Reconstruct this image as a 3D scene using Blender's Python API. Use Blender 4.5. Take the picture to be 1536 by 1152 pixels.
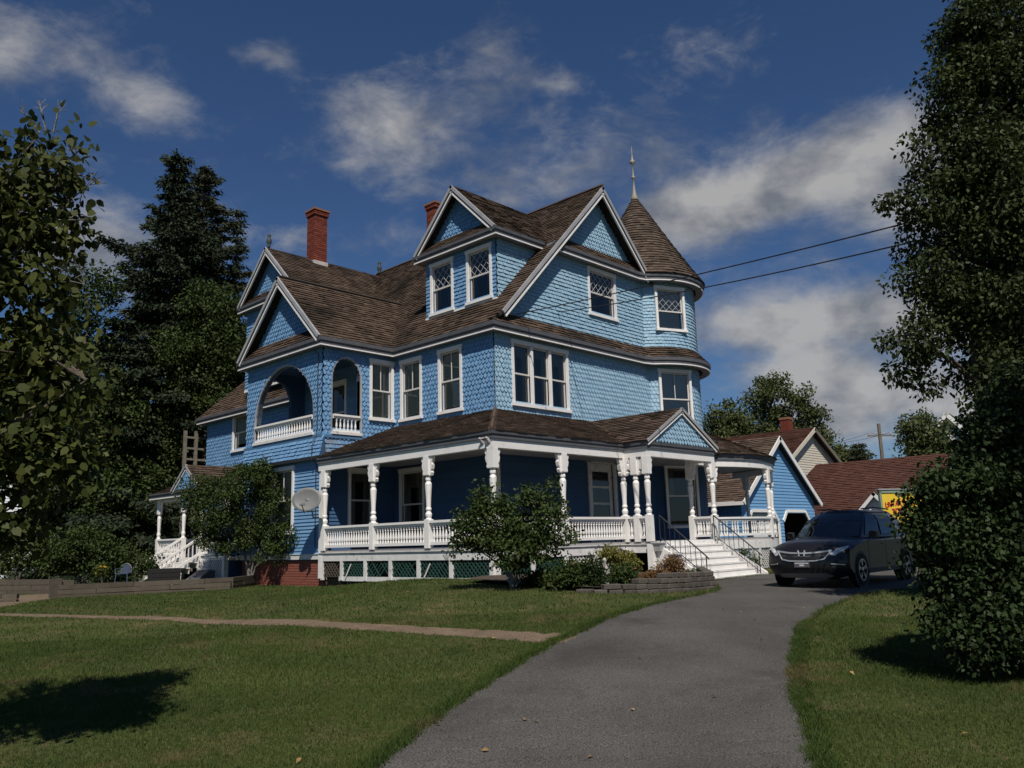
import bpy, math, random
import numpy as np
from mathutils import Vector, Matrix
from mathutils.geometry import tessellate_polygon
random.seed(7); RNG = np.random.default_rng(11)
for o in list(bpy.data.objects): bpy.data.objects.remove(o)
scene = bpy.context.scene; col = scene.collection

# ------------------------------------------------------------------ camera
S = 0.88                                   # house drawing units -> metres
FOC = 1241.35                              # focal length in photo pixels (1536 wide)
CAM = np.array([-16.211, -16.325, 0.994]) * S
PI_, RO_, YW_ = 0.18793, -0.029224, 0.76272
_f = np.array([0, math.cos(PI_), math.sin(PI_)]); _r = np.array([1., 0, 0]); _u = np.cross(_r, _f)
_r2 = math.cos(RO_)*_r + math.sin(RO_)*_u; _u2 = -math.sin(RO_)*_r + math.cos(RO_)*_u
_M = np.array([[math.sin(YW_), math.cos(YW_), 0], [-math.cos(YW_), math.sin(YW_), 0], [0, 0, 1]])
RT, UP, FW = _M @ _r2, _M @ _u2, _M @ _f
cd = bpy.data.cameras.new('camera'); cam = bpy.data.objects.new('camera', cd); col.objects.link(cam)
cd.sensor_width = 36; cd.lens = FOC/1536*36; cd.clip_end = 3000; cd.clip_start = 0.1
cam.matrix_world = Matrix(((RT[0], UP[0], -FW[0], CAM[0]), (RT[1], UP[1], -FW[1], CAM[1]), (RT[2], UP[2], -FW[2], CAM[2]), (0, 0, 0, 1)))
scene.camera = cam
scene.view_settings.view_transform = 'Standard'; scene.view_settings.look = 'None'
scene.view_settings.exposure = -0.12; scene.view_settings.gamma = 1.0; scene.view_settings.use_curve_mapping = False

# ------------------------------------------------------------------ light
SUN = np.array([-1.0, -1.17, 1.95]); SUN = SUN/np.linalg.norm(SUN)
sl = bpy.data.lights.new('sun', 'SUN'); sl.energy = 5.0; sl.angle = math.radians(0.53); sl.color = (1, .945, .86)
sun = bpy.data.objects.new('sun', sl); col.objects.link(sun); sun.location = (-20, -25, 40)
sun.rotation_euler = Vector(-SUN).to_track_quat('-Z', 'Y').to_euler()

def ray(x, y): return FW + RT*(x-768)/FOC - UP*(y-576)/FOC
def nrm(v): v = np.array(v, float); return v/np.linalg.norm(v)

# world: physical sky with broken cloud over the whole dome
world = bpy.data.worlds.new('World'); scene.world = world; world.use_nodes = True
nt = world.node_tree; nt.nodes.clear(); N_ = nt.nodes.new; L_ = nt.links.new
def wm(op, a, b=None, c=None):
    n = N_('ShaderNodeMath'); n.operation = op
    for i, v in enumerate((a, b, c)):
        if v is None: continue
        if isinstance(v, (int, float)): n.inputs[i].default_value = v
        else: L_(v, n.inputs[i])
    return n.outputs[0]
def wdot(v, d):
    n = N_('ShaderNodeVectorMath'); n.operation = 'DOT_PRODUCT'; L_(v, n.inputs[0]); n.inputs[1].default_value = tuple(d); return n.outputs['Value']
sky = N_('ShaderNodeTexSky'); sky.sky_type = 'NISHITA'; sky.sun_disc = False
sky.sun_elevation = math.asin(SUN[2]); sky.sun_rotation = math.atan2(SUN[0], SUN[1])
sky.altitude = 200; sky.air_density = 1.0; sky.dust_density = 0.25; sky.ozone_density = 3.0
tc = N_('ShaderNodeTexCoord'); D = tc.outputs['Generated']
sep = N_('ShaderNodeSeparateXYZ'); L_(D, sep.inputs[0])
zz = wm('MAXIMUM', sep.outputs[2], 0.0); den = wm('ADD', zz, 0.16)
cmb = N_('ShaderNodeCombineXYZ'); L_(wm('DIVIDE', sep.outputs[0], den), cmb.inputs[0]); L_(wm('DIVIDE', sep.outputs[1], den), cmb.inputs[1])
def wnoise(scale, detail, rough, off, dist=0.0, stretch=(1, 1, 1), vec=None):
    mp = N_('ShaderNodeMapping'); L_(vec or D, mp.inputs[0]); mp.inputs['Location'].default_value = off; mp.inputs['Scale'].default_value = stretch
    n = N_('ShaderNodeTexNoise'); L_(mp.outputs[0], n.inputs['Vector']); n.inputs['Scale'].default_value = scale
    n.inputs['Detail'].default_value = detail; n.inputs['Roughness'].default_value = rough; n.inputs['Distortion'].default_value = dist
    return n.outputs[0]
n0 = wnoise(1.1, 4, .5, (3.1, 1.7, 0), .2, vec=cmb.outputs[0])          # where banks of cloud drift, whole dome
nA = wnoise(5.5, 9, .60, (1.3, 4.2, .7), .5, (1, 1, 2.0)); nB = wnoise(17, 8, .66, (7.3, 2.2, 5.1), .35, (1, 1, 1.9))
n2 = wnoise(9, 6, .55, (2.0, 8.0, 1.0), .2, (1, 1, 1.6))
field = wm('ADD', wm('ADD', wm('MULTIPLY', wm('SUBTRACT', n0, .5), 1.3), wm('MULTIPLY', wm('SUBTRACT', nA, .5), 2.1)), wm('MULTIPLY', wm('SUBTRACT', nB, .5), 1.1))
# where the clouds of the day sit: (pixel x, y, half sizes in pixels, tilt, weight)
blobs = [(570, 200, 150, 66, -3, .88), (650, 240, 110, 40, 0, .25), (150, 120, 120, 36, 28, .22), (255, 180, 95, 46, 20, .42), (402, 78, 45, 22, 12, .60), (8, 92, 30, 28, 0, .6), (1200, 262, 210, 46, -21, 1.15), (1060, 312, 110, 36, -14, .85),
         (130, 345, 120, 70, 15, .72), (1150, 480, 190, 40, -4, .85), (1360, 470, 150, 42, -8, 1.0), (1130, 580, 200, 44, 0, .62), (1236, 608, 74, 56, 42, 1.25), (1420, 600, 120, 70, 0, .75), (838, 122, 50, 18, -10, .55), (70, 62, 100, 18, 30, .22),
         (820, 285, 90, 28, -14, .55), (945, 190, 80, 30, -8, .35), (760, 60, 70, 40, 60, .3), (1560, 260, 240, 80, -14, .9), (-350, 250, 300, 160, 10, .7), (1950, 380, 300, 160, 0, .8), (425, 355, 50, 26, 0, .6)]
tot = field
for bx, by, ax, ay, ang, wgt in blobs:
    d = nrm(ray(bx, by)); a = math.radians(ang)
    e1 = nrm(RT*math.cos(a) - UP*math.sin(a)); e1 = nrm(e1 - d*(e1@d)); e2 = np.cross(d, e1)
    u = wdot(D, e1*FOC/ax); v = wdot(D, e2*FOC/ay); w = wdot(D, d)
    q = wm('ADD', wm('MULTIPLY', u, u), wm('MULTIPLY', v, v))
    g = wm('MULTIPLY', wm('POWER', 2.7183, wm('MULTIPLY', q, -0.85)), wm('GREATER_THAN', w, 0.2))
    tot = wm('ADD', tot, wm('MULTIPLY', g, wgt))
cov = N_('ShaderNodeMapRange'); cov.interpolation_type = 'SMOOTHSTEP'; L_(tot, cov.inputs['Value'])
cov.inputs['From Min'].default_value = .14; cov.inputs['From Max'].default_value = 1.30
shade = N_('ShaderNodeMapRange'); L_(n2, shade.inputs['Value']); shade.inputs['From Min'].default_value = .40; shade.inputs['From Max'].default_value = .60
cc = N_('ShaderNodeMixRGB'); L_(shade.outputs[0], cc.inputs[0]); cc.inputs[1].default_value = (3.6, 3.9, 4.5, 1); cc.inputs[2].default_value = (8.8, 8.7, 8.6, 1)
tint = N_('ShaderNodeMixRGB'); tint.blend_type = 'MULTIPLY'; tint.inputs[0].default_value = 1; L_(sky.outputs[0], tint.inputs[1]); tint.inputs[2].default_value = (.66, .88, 1.16, 1)
mx = N_('ShaderNodeMixRGB'); L_(wm('MULTIPLY', cov.outputs[0], .92), mx.inputs[0]); L_(tint.outputs[0], mx.inputs[1]); L_(cc.outputs[0], mx.inputs[2])
bg = N_('ShaderNodeBackground'); L_(mx.outputs[0], bg.inputs[0]); bg.inputs[1].default_value = 0.052
wo = N_('ShaderNodeOutputWorld'); L_(bg.outputs[0], wo.inputs[0])

# ------------------------------------------------------------------ materials
MATS = {}
def mat(name, c1, c2=None, scale=6.0, rough=.6, bump=0.0, bscale=40, rnd=0.0, spec=.4, metal=0.0, transl=0.0, fine=None, detail=5, clear=0.0, wear=None):
    """principled material; colour runs c1..c2 over a noise; rnd adds the per-piece attribute"""
    m = bpy.data.materials.new(name); m.use_nodes = True; t = m.node_tree; b = t.nodes['Principled BSDF']; out = t.nodes['Material Output']
    new = t.nodes.new; lk = t.links.new
    c2 = c2 or c1
    geo = new('ShaderNodeNewGeometry')
    nz = new('ShaderNodeTexNoise'); nz.inputs['Scale'].default_value = scale; nz.inputs['Detail'].default_value = detail; nz.inputs['Roughness'].default_value = .6
    lk(geo.outputs['Position'], nz.inputs['Vector'])
    fac = nz.outputs[0]
    mr = new('ShaderNodeMapRange'); lk(fac, mr.inputs[0]); mr.inputs[1].default_value = .3; mr.inputs[2].default_value = .7
    fac = mr.outputs[0]
    if rnd:
        at = new('ShaderNodeAttribute'); at.attribute_name = 'rnd'
        ma = new('ShaderNodeMath'); ma.operation = 'MULTIPLY_ADD'; lk(at.outputs['Fac'], ma.inputs[0]); ma.inputs[1].default_value = rnd
        sc = new('ShaderNodeMath'); sc.operation = 'MULTIPLY'; lk(fac, sc.inputs[0]); sc.inputs[1].default_value = 1-rnd
        lk(sc.outputs[0], ma.inputs[2]); fac = ma.outputs[0]
    mixn = new('ShaderNodeMixRGB'); lk(fac, mixn.inputs[0]); mixn.inputs[1].default_value = (*c1, 1); mixn.inputs[2].default_value = (*c2, 1)
    cout = mixn.outputs[0]
    if fine:   # (scale, strength) speckle
        n3 = new('ShaderNodeTexNoise'); n3.inputs['Scale'].default_value = fine[0]; n3.inputs['Detail'].default_value = 3; lk(geo.outputs['Position'], n3.inputs['Vector'])
        m3 = new('ShaderNodeMapRange'); lk(n3.outputs[0], m3.inputs[0]); m3.inputs[1].default_value = .3; m3.inputs[2].default_value = .7; m3.inputs[3].default_value = 1-fine[1]; m3.inputs[4].default_value = 1+fine[1]
        mm = new('ShaderNodeMixRGB'); mm.blend_type = 'MULTIPLY'; mm.inputs[0].default_value = 1; lk(cout, mm.inputs[1]); lk(m3.outputs[0], mm.inputs[2]); cout = mm.outputs[0]
    if wear:   # (colour, scale, low, high) patches of bare/dirty surface
        n4 = new('ShaderNodeTexNoise'); n4.inputs['Scale'].default_value = wear[1]; n4.inputs['Detail'].default_value = 8; n4.inputs['Roughness'].default_value = .68; lk(geo.outputs['Position'], n4.inputs['Vector'])
        m4 = new('ShaderNodeMapRange'); lk(n4.outputs[0], m4.inputs[0]); m4.inputs[1].default_value = wear[2]; m4.inputs[2].default_value = wear[3]
        mm = new('ShaderNodeMixRGB'); lk(m4.outputs[0], mm.inputs[0]); lk(cout, mm.inputs[1]); mm.inputs[2].default_value = (*wear[0], 1); cout = mm.outputs[0]
    lk(cout, b.inputs['Base Color'])
    b.inputs['Roughness'].default_value = rough; b.inputs['Specular IOR Level'].default_value = spec; b.inputs['Metallic'].default_value = metal
    if clear: b.inputs['Coat Weight'].default_value = clear; b.inputs['Coat Roughness'].default_value = .04
    if bump:
        nb = new('ShaderNodeTexNoise'); nb.inputs['Scale'].default_value = bscale; nb.inputs['Detail'].default_value = 4; lk(geo.outputs['Position'], nb.inputs['Vector'])
        bp = new('ShaderNodeBump'); bp.inputs['Strength'].default_value = bump; bp.inputs['Distance'].default_value = .02; lk(nb.outputs[0], bp.inputs['Height']); lk(bp.outputs[0], b.inputs['Normal'])
    if transl:
        tr = new('ShaderNodeBsdfTranslucent'); lk(cout, tr.inputs['Color']); ms = new('ShaderNodeMixShader'); ms.inputs[0].default_value = transl
        lk(b.outputs[0], ms.inputs[1]); lk(tr.outputs[0], ms.inputs[2]); lk(ms.outputs[0], out.inputs['Surface'])
    MATS[name] = m; return m
def glass_mat(name, tintc, refl):
    m = bpy.data.materials.new(name); m.use_nodes = True; t = m.node_tree; t.nodes.clear(); new = t.nodes.new; lk = t.links.new
    tr = new('ShaderNodeBsdfTransparent'); tr.inputs[0].default_value = (*tintc, 1)
    gl = new('ShaderNodeBsdfGlossy'); gl.inputs['Roughness'].default_value = .03
    fr = new('ShaderNodeFresnel'); fr.inputs[0].default_value = 1.5
    ad = new('ShaderNodeMath'); ad.operation = 'ADD'; lk(fr.outputs[0], ad.inputs[0]); ad.inputs[1].default_value = refl
    ms = new('ShaderNodeMixShader'); lk(ad.outputs[0], ms.inputs[0]); lk(tr.outputs[0], ms.inputs[1]); lk(gl.outputs[0], ms.inputs[2])
    o = new('ShaderNodeOutputMaterial'); lk(ms.outputs[0], o.inputs[0]); MATS[name] = m; return m

mat('paint_blue', (.11, .24, .42), (.175, .32, .50), scale=.8, rough=.62, rnd=.5, spec=.25, wear=((.27, .28, .29), 4.0, .61, .78))
mat('paint_blue_pale', (.22, .37, .49), (.315, .46, .565), scale=.8, rough=.6, rnd=.5, spec=.25, wear=((.36, .38, .39), 4.0, .62, .80))  # paler blue for the right-facing walls and the tower
mat('paint_blue_core', (.03, .075, .15), rough=.8)  # core colour darkened to imitate deeper shadow between the shingles
mat('paint_blue_porch_shade', (.040, .090, .185), (.055, .115, .225), scale=1.6, rough=.6, rnd=.4, spec=.25)  # deeper unfaded blue, darkened further to imitate the shade under the porch
mat('paint_blue_peel', (.095, .24, .47), (.22, .30, .38), scale=9, rough=.7, rnd=.55, spec=.2, wear=((.22, .19, .17), 7.0, .50, .62))
mat('white_paint', (.72, .69, .66), (.80, .78, .75), scale=3, rough=.5, spec=.35, wear=((.38, .355, .32), 5.0, .60, .80))
mat('white_worn', (.60, .58, .56), (.74, .72, .69), scale=4, rough=.6, spec=.3, wear=((.25, .235, .21), 4.5, .56, .74))
mat('trim_grey', (.085, .087, .098), (.115, .117, .128), scale=3, rough=.6, spec=.3, wear=((.22, .22, .23), 6.0, .66, .8))
mat('trim_pale', (.27, .27, .29), (.36, .355, .36), scale=3, rough=.55, spec=.3)
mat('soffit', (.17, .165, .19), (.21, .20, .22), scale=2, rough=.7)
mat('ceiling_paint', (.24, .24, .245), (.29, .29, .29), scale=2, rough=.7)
mat('porch_floor', (.28, .27, .27), (.34, .33, .32), scale=3, rough=.6)
mat('shingle_brown', (.044, .030, .022), (.132, .094, .070), scale=2.2, rough=.92, rnd=.6, bump=.5, bscale=90, spec=.1, fine=(70, .35), wear=((.022, .019, .015), .55, .50, .66))
mat('shingle_porch', (.062, .043, .033), (.155, .112, .084), scale=1.6, rough=.92, rnd=.6, bump=.5, bscale=90, spec=.1, fine=(70, .3), wear=((.034, .025, .019), .8, .53, .68))
mat('shingle_tower', (.050, .037, .029), (.132, .098, .075), scale=2.0, rough=.92, rnd=.7, bump=.5, bscale=90, spec=.1, fine=(70, .3))
mat('roof_deck', (.03, .024, .02), rough=.95)
mat('brick_red', (.11, .026, .017), (.24, .062, .038), scale=5, rough=.85, rnd=.75, bump=.3, spec=.15)
mat('mortar', (.26, .21, .18), (.32, .26, .22), scale=9, rough=.95)
mat('brick_cap', (.20, .085, .05), (.25, .12, .07), scale=8, rough=.9)
mat('lead', (.40, .37, .35), (.5, .46, .43), scale=6, rough=.6)
mat('dark_metal', (.018, .018, .02), rough=.45, spec=.5)
mat('finial_metal', (.26, .22, .16), (.32, .29, .24), scale=9, rough=.6)
mat('finial_dark', (.035, .045, .04), (.05, .06, .055), scale=9, rough=.7)
mat('lattice_green', (.012, .045, .035), (.02, .06, .045), scale=5, rough=.7)
mat('lattice_white', (.55, .53, .50), (.66, .64, .61), scale=5, rough=.65)
mat('blind', (.56, .54, .44), (.62, .60, .50), scale=3, rough=.8)
mat('blind_light', (.55, .52, .47), (.62, .59, .53), scale=3, rough=.8)
mat('curtain_dark', (.17, .155, .13), (.23, .21, .18), scale=6, rough=.85)
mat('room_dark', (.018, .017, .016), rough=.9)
mat('sash_paint', (.55, .53, .50), (.62, .60, .57), scale=4, rough=.55)
glass_mat('glass', (.80, .82, .80), .04); glass_mat('glass_dark', (.45, .47, .48), .05)
mat('weathered_wood', (.11, .095, .075), (.19, .165, .13), scale=9, rough=.85, bump=.3, bscale=60)
mat('timber_grey', (.060, .048, .035), (.112, .091, .067), scale=5, rough=.9, rnd=.5, bump=.5, bscale=50, wear=((.06, .055, .04), 4, .55, .7))
mat('stone_block', (.060, .050, .041), (.115, .098, .082), scale=8, rough=.95, rnd=.6, bump=.5, bscale=45, wear=((.05, .05, .04), 6, .6, .75))
mat('soil', (.05, .036, .026), (.085, .06, .042), scale=9, rough=1, bump=.7, bscale=45)
mat('foundation_brick', (.20, .060, .040), (.27, .085, .055), scale=6, rough=.9, rnd=.6, bump=.3)
mat('bark', (.07, .055, .042), (.13, .105, .08), scale=14, rough=.95, bump=.8, bscale=30)
mat('bark_grey', (.12, .11, .10), (.20, .185, .165), scale=14, rough=.95, bump=.8, bscale=30)
def leafmat(n, a, b, transl=.28, rough=.58): mat(n, a, b, scale=1.6, rough=rough, rnd=.65, spec=.18, transl=transl)
leafmat('leaf_right', (.022, .036, .012), (.064, .082, .026), transl=.2)
leafmat('leaf_bush', (.014, .028, .009), (.042, .066, .020), transl=.2)
leafmat('leaf_left', (.014, .030, .007), (.110, .116, .030), .3)
leafmat('leaf_far', (.050, .068, .024), (.110, .125, .044), .25)
leafmat('leaf_fresh', (.045, .075, .018), (.095, .130, .034), .25)
leafmat('leaf_conifer', (.017, .028, .015), (.046, .060, .032), .1, .7)
leafmat('leaf_conifer_warm', (.022, .029, .014), (.052, .058, .027), .1, .7)
leafmat('leaf_dark', (.024, .042, .011), (.062, .088, .022), .2)
leafmat('leaf_small', (.034, .058, .014), (.085, .115, .028), .25)
leafmat('leaf_gold', (.13, .13, .03), (.22, .20, .05), .3)
leafmat('leaf_rust', (.12, .065, .03), (.22, .13, .05), .3)
mat('grass', (.024, .050, .010), (.090, .122, .028), scale=.9, rough=.6, rnd=.5, spec=.15, transl=.25, detail=7, wear=((.15, .115, .055), 1.1, .535, .70))
leafmat('fallen', (.24, .14, .05), (.38, .28, .12), .2)
mat('flower_yellow', (.6, .34, .02), (.7, .42, .03), rough=.6)
mat('flower_red', (.35, .05, .06), (.45, .12, .10), rough=.6)

# ------------------------------------------------------------------ mesh helpers
class MB:
    def __init__(s): s.v = []; s.f = []; s.r = []
    def add(s, vs, fs, r=None):
        b = len(s.v); s.v += [tuple(map(float, p)) for p in vs]; s.f += [tuple(i+b for i in f) for f in fs]
        r = random.random() if r is None else r; s.r += [r]*len(vs); return s
    def box(s, x0, x1, y0, y1, z0, z1, r=None):
        v = [(x0,y0,z0),(x1,y0,z0),(x1,y1,z0),(x0,y1,z0),(x0,y0,z1),(x1,y0,z1),(x1,y1,z1),(x0,y1,z1)]
        return s.add(v, [(3,2,1,0),(4,5,6,7),(0,1,5,4),(1,2,6,5),(2,3,7,6),(3,0,4,7)], r)
    def beam(s, p0, p1, w, h, up=(0,0,1), r=None):
        """box from p0 to p1, w across, h along up"""
        p0 = np.array(p0, float); p1 = np.array(p1, float); d = nrm(p1-p0); a = np.cross(d, np.array(up, float))
        if np.linalg.norm(a) < 1e-5: a = np.cross(d, (1, 0, 0))
        a = nrm(a); c = np.cross(a, d); v = []
        for p in (p0, p1):
            for i, j in ((-1,-1),(1,-1),(1,1),(-1,1)): v.append(p + a*i*w/2 + c*j*h/2)
        return s.add(v, [(3,2,1,0),(4,5,6,7),(0,1,5,4),(1,2,6,5),(2,3,7,6),(3,0,4,7)], r)
    def prism(s, poly, M, t0, t1, r=None, holes=()):
        """2-D outline (with holes) on map M(u,v,n), from n=t0 to n=t1"""
        loops = [list(poly)] + [list(h) for h in holes]
        flat = [p for l in loops for p in l]
        tris = tessellate_polygon([[Vector((p[0], p[1], 0)) for p in l] for l in loops])
        n = len(flat); v = [M(p[0], p[1], t1) for p in flat] + [M(p[0], p[1], t0) for p in flat]; f = []
        for a, b, c in tris: f.append((a, b, c)); f.append((c+n, b+n, a+n))
        k = 0
        for l in loops:
            m = len(l)
            for i in range(m): a, b = k+i, k+(i+1) % m; f.append((a, a+n, b+n, b))
            k += m
        return s.add(v, f, r)
    def lathe(s, prof, c=(0,0,0), seg=10, r=None, axis=2):
        v = []; f = []
        for rad, z in prof:
            for k in range(seg):
                a = 2*math.pi*k/seg; p = [c[0]+rad*math.cos(a), c[1]+rad*math.sin(a), c[2]+z]
                if axis == 1: p = [c[0]+rad*math.cos(a), c[1]+z, c[2]+rad*math.sin(a)]
                v.append(p)
        for i in range(len(prof)-1):
            for k in range(seg): a = i*seg+k; b = i*seg+(k+1) % seg; f.append((a, b, b+seg, a+seg))
        f.append(tuple(range(seg-1, -1, -1))); f.append(tuple((len(prof)-1)*seg+k for k in range(seg)))
        return s.add(v, f, r)
    def tube(s, pts, rad, seg=6, r=None):
        pts = [np.array(p, float) for p in pts]; n = len(pts); rad = rad if hasattr(rad, '__len__') else [rad]*n; v = []; f = []
        for i, p in enumerate(pts):
            d = nrm(pts[min(i+1, n-1)]-pts[max(i-1, 0)]); ref = np.array((0, 0, 1.)) if abs(d[2]) < .9 else np.array((1., 0, 0))
            a = nrm(np.cross(d, ref)); b = np.cross(d, a)
            for k in range(seg): t = 2*math.pi*k/seg; v.append(p + rad[i]*(a*math.cos(t)+b*math.sin(t)))
        for i in range(n-1):
            for k in range(seg): a = i*seg+k; b = i*seg+(k+1) % seg; f.append((a, b, b+seg, a+seg))
        f.append(tuple(range(seg))); f.append(tuple((n-1)*seg+k for k in range(seg-1, -1, -1)))
        return s.add(v, f, r)
    def sweep(s, path, prof, r=.5):
        """closed profile (outward offset, z) swept along a plan path, mitred; outward is to the right of travel"""
        P = [np.array(p, float) for p in path]; n = len(P); m = len(prof); v = []; f = []
        def nr(a, b): d = nrm(b-a); return np.array((d[1], -d[0]))
        for i in range(n):
            if i == 0: nn = nr(P[0], P[1]); k = 1
            elif i == n-1: nn = nr(P[-2], P[-1]); k = 1
            else:
                a = nr(P[i-1], P[i]); b = nr(P[i], P[i+1]); nn = nrm(a+b); k = 1/max(.35, nn@a)
            for o, z in prof: q = P[i]+nn*k*o; v.append((q[0], q[1], z))
        for i in range(n-1):
            for j in range(m): a = i*m+j; b = i*m+(j+1) % m; f.append((a, a+m, b+m, b))
        f.append(tuple(range(m-1, -1, -1))); f.append(tuple((n-1)*m+j for j in range(m)))
        return s.add(v, f, r)
    def build(s, name, m, parent=None, sc=1.0, off=(0,0,0), smooth=False):
        V = np.array(s.v, dtype=np.float64).reshape(-1, 3)*sc - np.array(off)
        me = bpy.data.meshes.new(name); me.from_pydata(V.tolist(), [], s.f); me.validate()
        if len(me.vertices) == len(s.r):
            at = me.attributes.new('rnd', 'FLOAT', 'POINT'); at.data.foreach_set('value', np.array(s.r, dtype=np.float32))
        if smooth: me.polygons.foreach_set('use_smooth', [True]*len(me.polygons))
        return link(name, me, m, parent)
def link(name, me, m=None, parent=None, loc=None):
    if m is not None and len(me.materials) == 0: me.materials.append(MATS[m] if isinstance(m, str) else m)
    o = bpy.data.objects.new(name, me); col.objects.link(o)
    if parent is not None: o.parent = parent
    if loc is not None: o.location = loc
    return o
def tag(o, label, cat, group=None, kind=None):
    o['label'] = label
    if cat: o['category'] = cat
    if group: o['group'] = group
    if kind: o['kind'] = kind
    return o
def thing(name, loc, label, cat, group=None, rz=0):
    o = bpy.data.objects.new(name, None); col.objects.link(o); o.location = loc; o.rotation_euler = (0, 0, rz); o.empty_display_size = .3
    return tag(o, label, cat, group)
def np_mesh(name, V, F, R, m, parent=None):
    """big mesh from arrays: V (n,3), F (k,3|4), R per-vertex attribute"""
    me = bpy.data.meshes.new(name); n, k, c = len(V), len(F), F.shape[1]
    me.vertices.add(n); me.vertices.foreach_set('co', V.astype(np.float32).ravel())
    me.loops.add(k*c); me.loops.foreach_set('vertex_index', F.astype(np.int32).ravel())
    me.polygons.add(k); me.polygons.foreach_set('loop_start', np.arange(0, k*c, c, dtype=np.int32))
    at = me.attributes.new('rnd', 'FLOAT', 'POINT'); at.data.foreach_set('value', R.astype(np.float32))
    me.update(calc_edges=True); return link(name, me, m, parent)
def sstep(t): t = np.clip(t, 0, 1); return t*t*(3-2*t)

# ------------------------------------------------------------------ ground shape
FH = nrm([FW[0], FW[1], 0])[:2]; RH = np.array([FH[1], -FH[0]])
def hgt(x, y):
    x = np.asarray(x, float); y = np.asarray(y, float)
    d = (x-CAM[0])*FH[0]+(y-CAM[1])*FH[1]; l = (x-CAM[0])*RH[0]+(y-CAM[1])*RH[1]
    return -.72 + .72*sstep((d-4)/15.5) - .29*sstep((np.abs(l+.5)-1.5)/4.2)*sstep((d-8)/8)
def G(px, py):
    """photo pixel -> point of the ground"""
    r = ray(px, py); t = 5.0
    for _ in range(400):
        p = CAM+r*t; g = p[2]-float(hgt(p[0], p[1]))
        if abs(g) < .002: break
        t += max(.005, min(.6, g/max(.06, -r[2] if r[2] < 0 else .06)*.5)) if g > 0 else -.01
    return np.array([p[0], p[1], float(hgt(p[0], p[1]))])
def P(px, py, d): return CAM+ray(px, py)*d
def PH(px, py, d):
    """pixel -> point at horizontal distance d ahead of the camera"""
    r = ray(px, py); return CAM+r*(d/(r[0]*FH[0]+r[1]*FH[1]))
def LD(l, d, z=None):
    q = CAM[:2]+FH*d+RH*l; return np.array([q[0], q[1], float(hgt(*q)) if z is None else z])
# ================================================================== GROUND
def axis_lin(lo, hi, fine, far):
    a = np.arange(lo, hi+1e-6, fine); g = np.cumsum(1.0*1.35**np.arange(1, 17))
    return np.concatenate([(lo-g)[::-1], a, hi+g])[(0 if far else 16):]
gx = axis_lin(-22, 30, .4, True); gy = axis_lin(-24, 32, .4, True)
XX, YY = np.meshgrid(gx, gy, indexing='ij'); ZZ = hgt(XX, YY)
nx, ny = XX.shape; idx = np.arange(nx*ny).reshape(nx, ny)
Fq = np.stack([idx[:-1, :-1], idx[1:, :-1], idx[1:, 1:], idx[:-1, 1:]], -1).reshape(-1, 4)
mat('lawn', (.040, .052, .016), (.075, .082, .026), scale=.55, rough=.95, bump=.6, bscale=35, spec=.1, fine=(26, .45), wear=((.14, .105, .055), 1.3, .54, .72))
lawn = np_mesh('lawn', np.stack([XX, YY, ZZ], -1).reshape(-1, 3), Fq, np.full(nx*ny, .5), 'lawn')
tag(lawn, 'mown green lawn with bare brown patches around the house', None, kind='structure')

def strip(name, m, pairs, dz, per=6, across=8, wob=.0):
    Lp, Rp = [], []
    for i in range(len(pairs)-1):
        for k in range(per):
            t = k/per; Lp.append(np.array(pairs[i][0])*(1-t)+np.array(pairs[i+1][0])*t); Rp.append(np.array(pairs[i][1])*(1-t)+np.array(pairs[i+1][1])*t)
    Lp.append(np.array(pairs[-1][0])); Rp.append(np.array(pairs[-1][1]))
    Lp = np.array(Lp, float)[:, :2]; Rp = np.array(Rp, float)[:, :2]
    for _ in range(3):     # soften the corners of the traced edge
        for A in (Lp, Rp): A[1:-1] = (A[:-2]+2*A[1:-1]+A[2:])/4
    d = Rp-Lp; d /= np.linalg.norm(d, axis=1)[:, None]
    Lp += d*RNG.normal(0, wob, (len(Lp), 1)); Rp += d*RNG.normal(0, wob, (len(Rp), 1))
    t = np.linspace(0, 1, across+1)[None, :, None]; Q = Lp[:, None]*(1-t)+Rp[:, None]*t
    n, k = Q.shape[:2]; z = hgt(Q[..., 0], Q[..., 1])+dz; z[:, 0] -= dz*.8; z[:, -1] -= dz*.8
    V = np.concatenate([Q, z[..., None]], -1).reshape(-1, 3); id_ = np.arange(n*k).reshape(n, k)
    F = np.stack([id_[:-1, :-1], id_[:-1, 1:], id_[1:, 1:], id_[1:, :-1]], -1).reshape(-1, 4)
    o = np_mesh(name, V, F, np.full(len(V), .5), m); tag(o, '', None, kind='structure')
    return o, np.concatenate([Lp, Rp[::-1]])
mat('asphalt', (.060, .055, .050), (.098, .091, .083), scale=.7, rough=.92, bump=.22, bscale=80, spec=.15, fine=(85, .85), wear=((.048, .043, .039), .8, .55, .74))
pr = [(G(550, 1152), G(1244, 1152)), (G(667, 1065), G(1208, 1070)), (G(733, 1020), G(1198, 1025)), (G(793, 983), G(1195, 990)), (G(850, 955), G(1199, 962)), (G(907, 928), G(1208, 938)),
      (G(967, 910), G(1234, 914)), (G(1025, 897), G(1290, 892)), (G(1080, 886), G(1362, 883))]
e0, e1 = pr[0][0]-pr[1][0], pr[0][1]-pr[1][1]
pr = [(pr[0][0]+e0*4.5, pr[0][1]+e0*4.5*.9+e1*.3)] + [(pr[0][0]+e0, pr[0][1]+e1)] + pr
pr = [(a[:2], b[:2]) for a, b in pr] + [((5.3, -2.6), (10, -12.8)), ((9, -2.4), (13.5, -12.6)), ((16, -2.0), (19, -11)), ((28, 2.2), (30, -6))]
drive, DRIVE = strip('driveway', 'asphalt', pr, .012, per=8, across=14, wob=.022)
drive['label'] = 'curving grey asphalt driveway leading past the porch steps'
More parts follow.
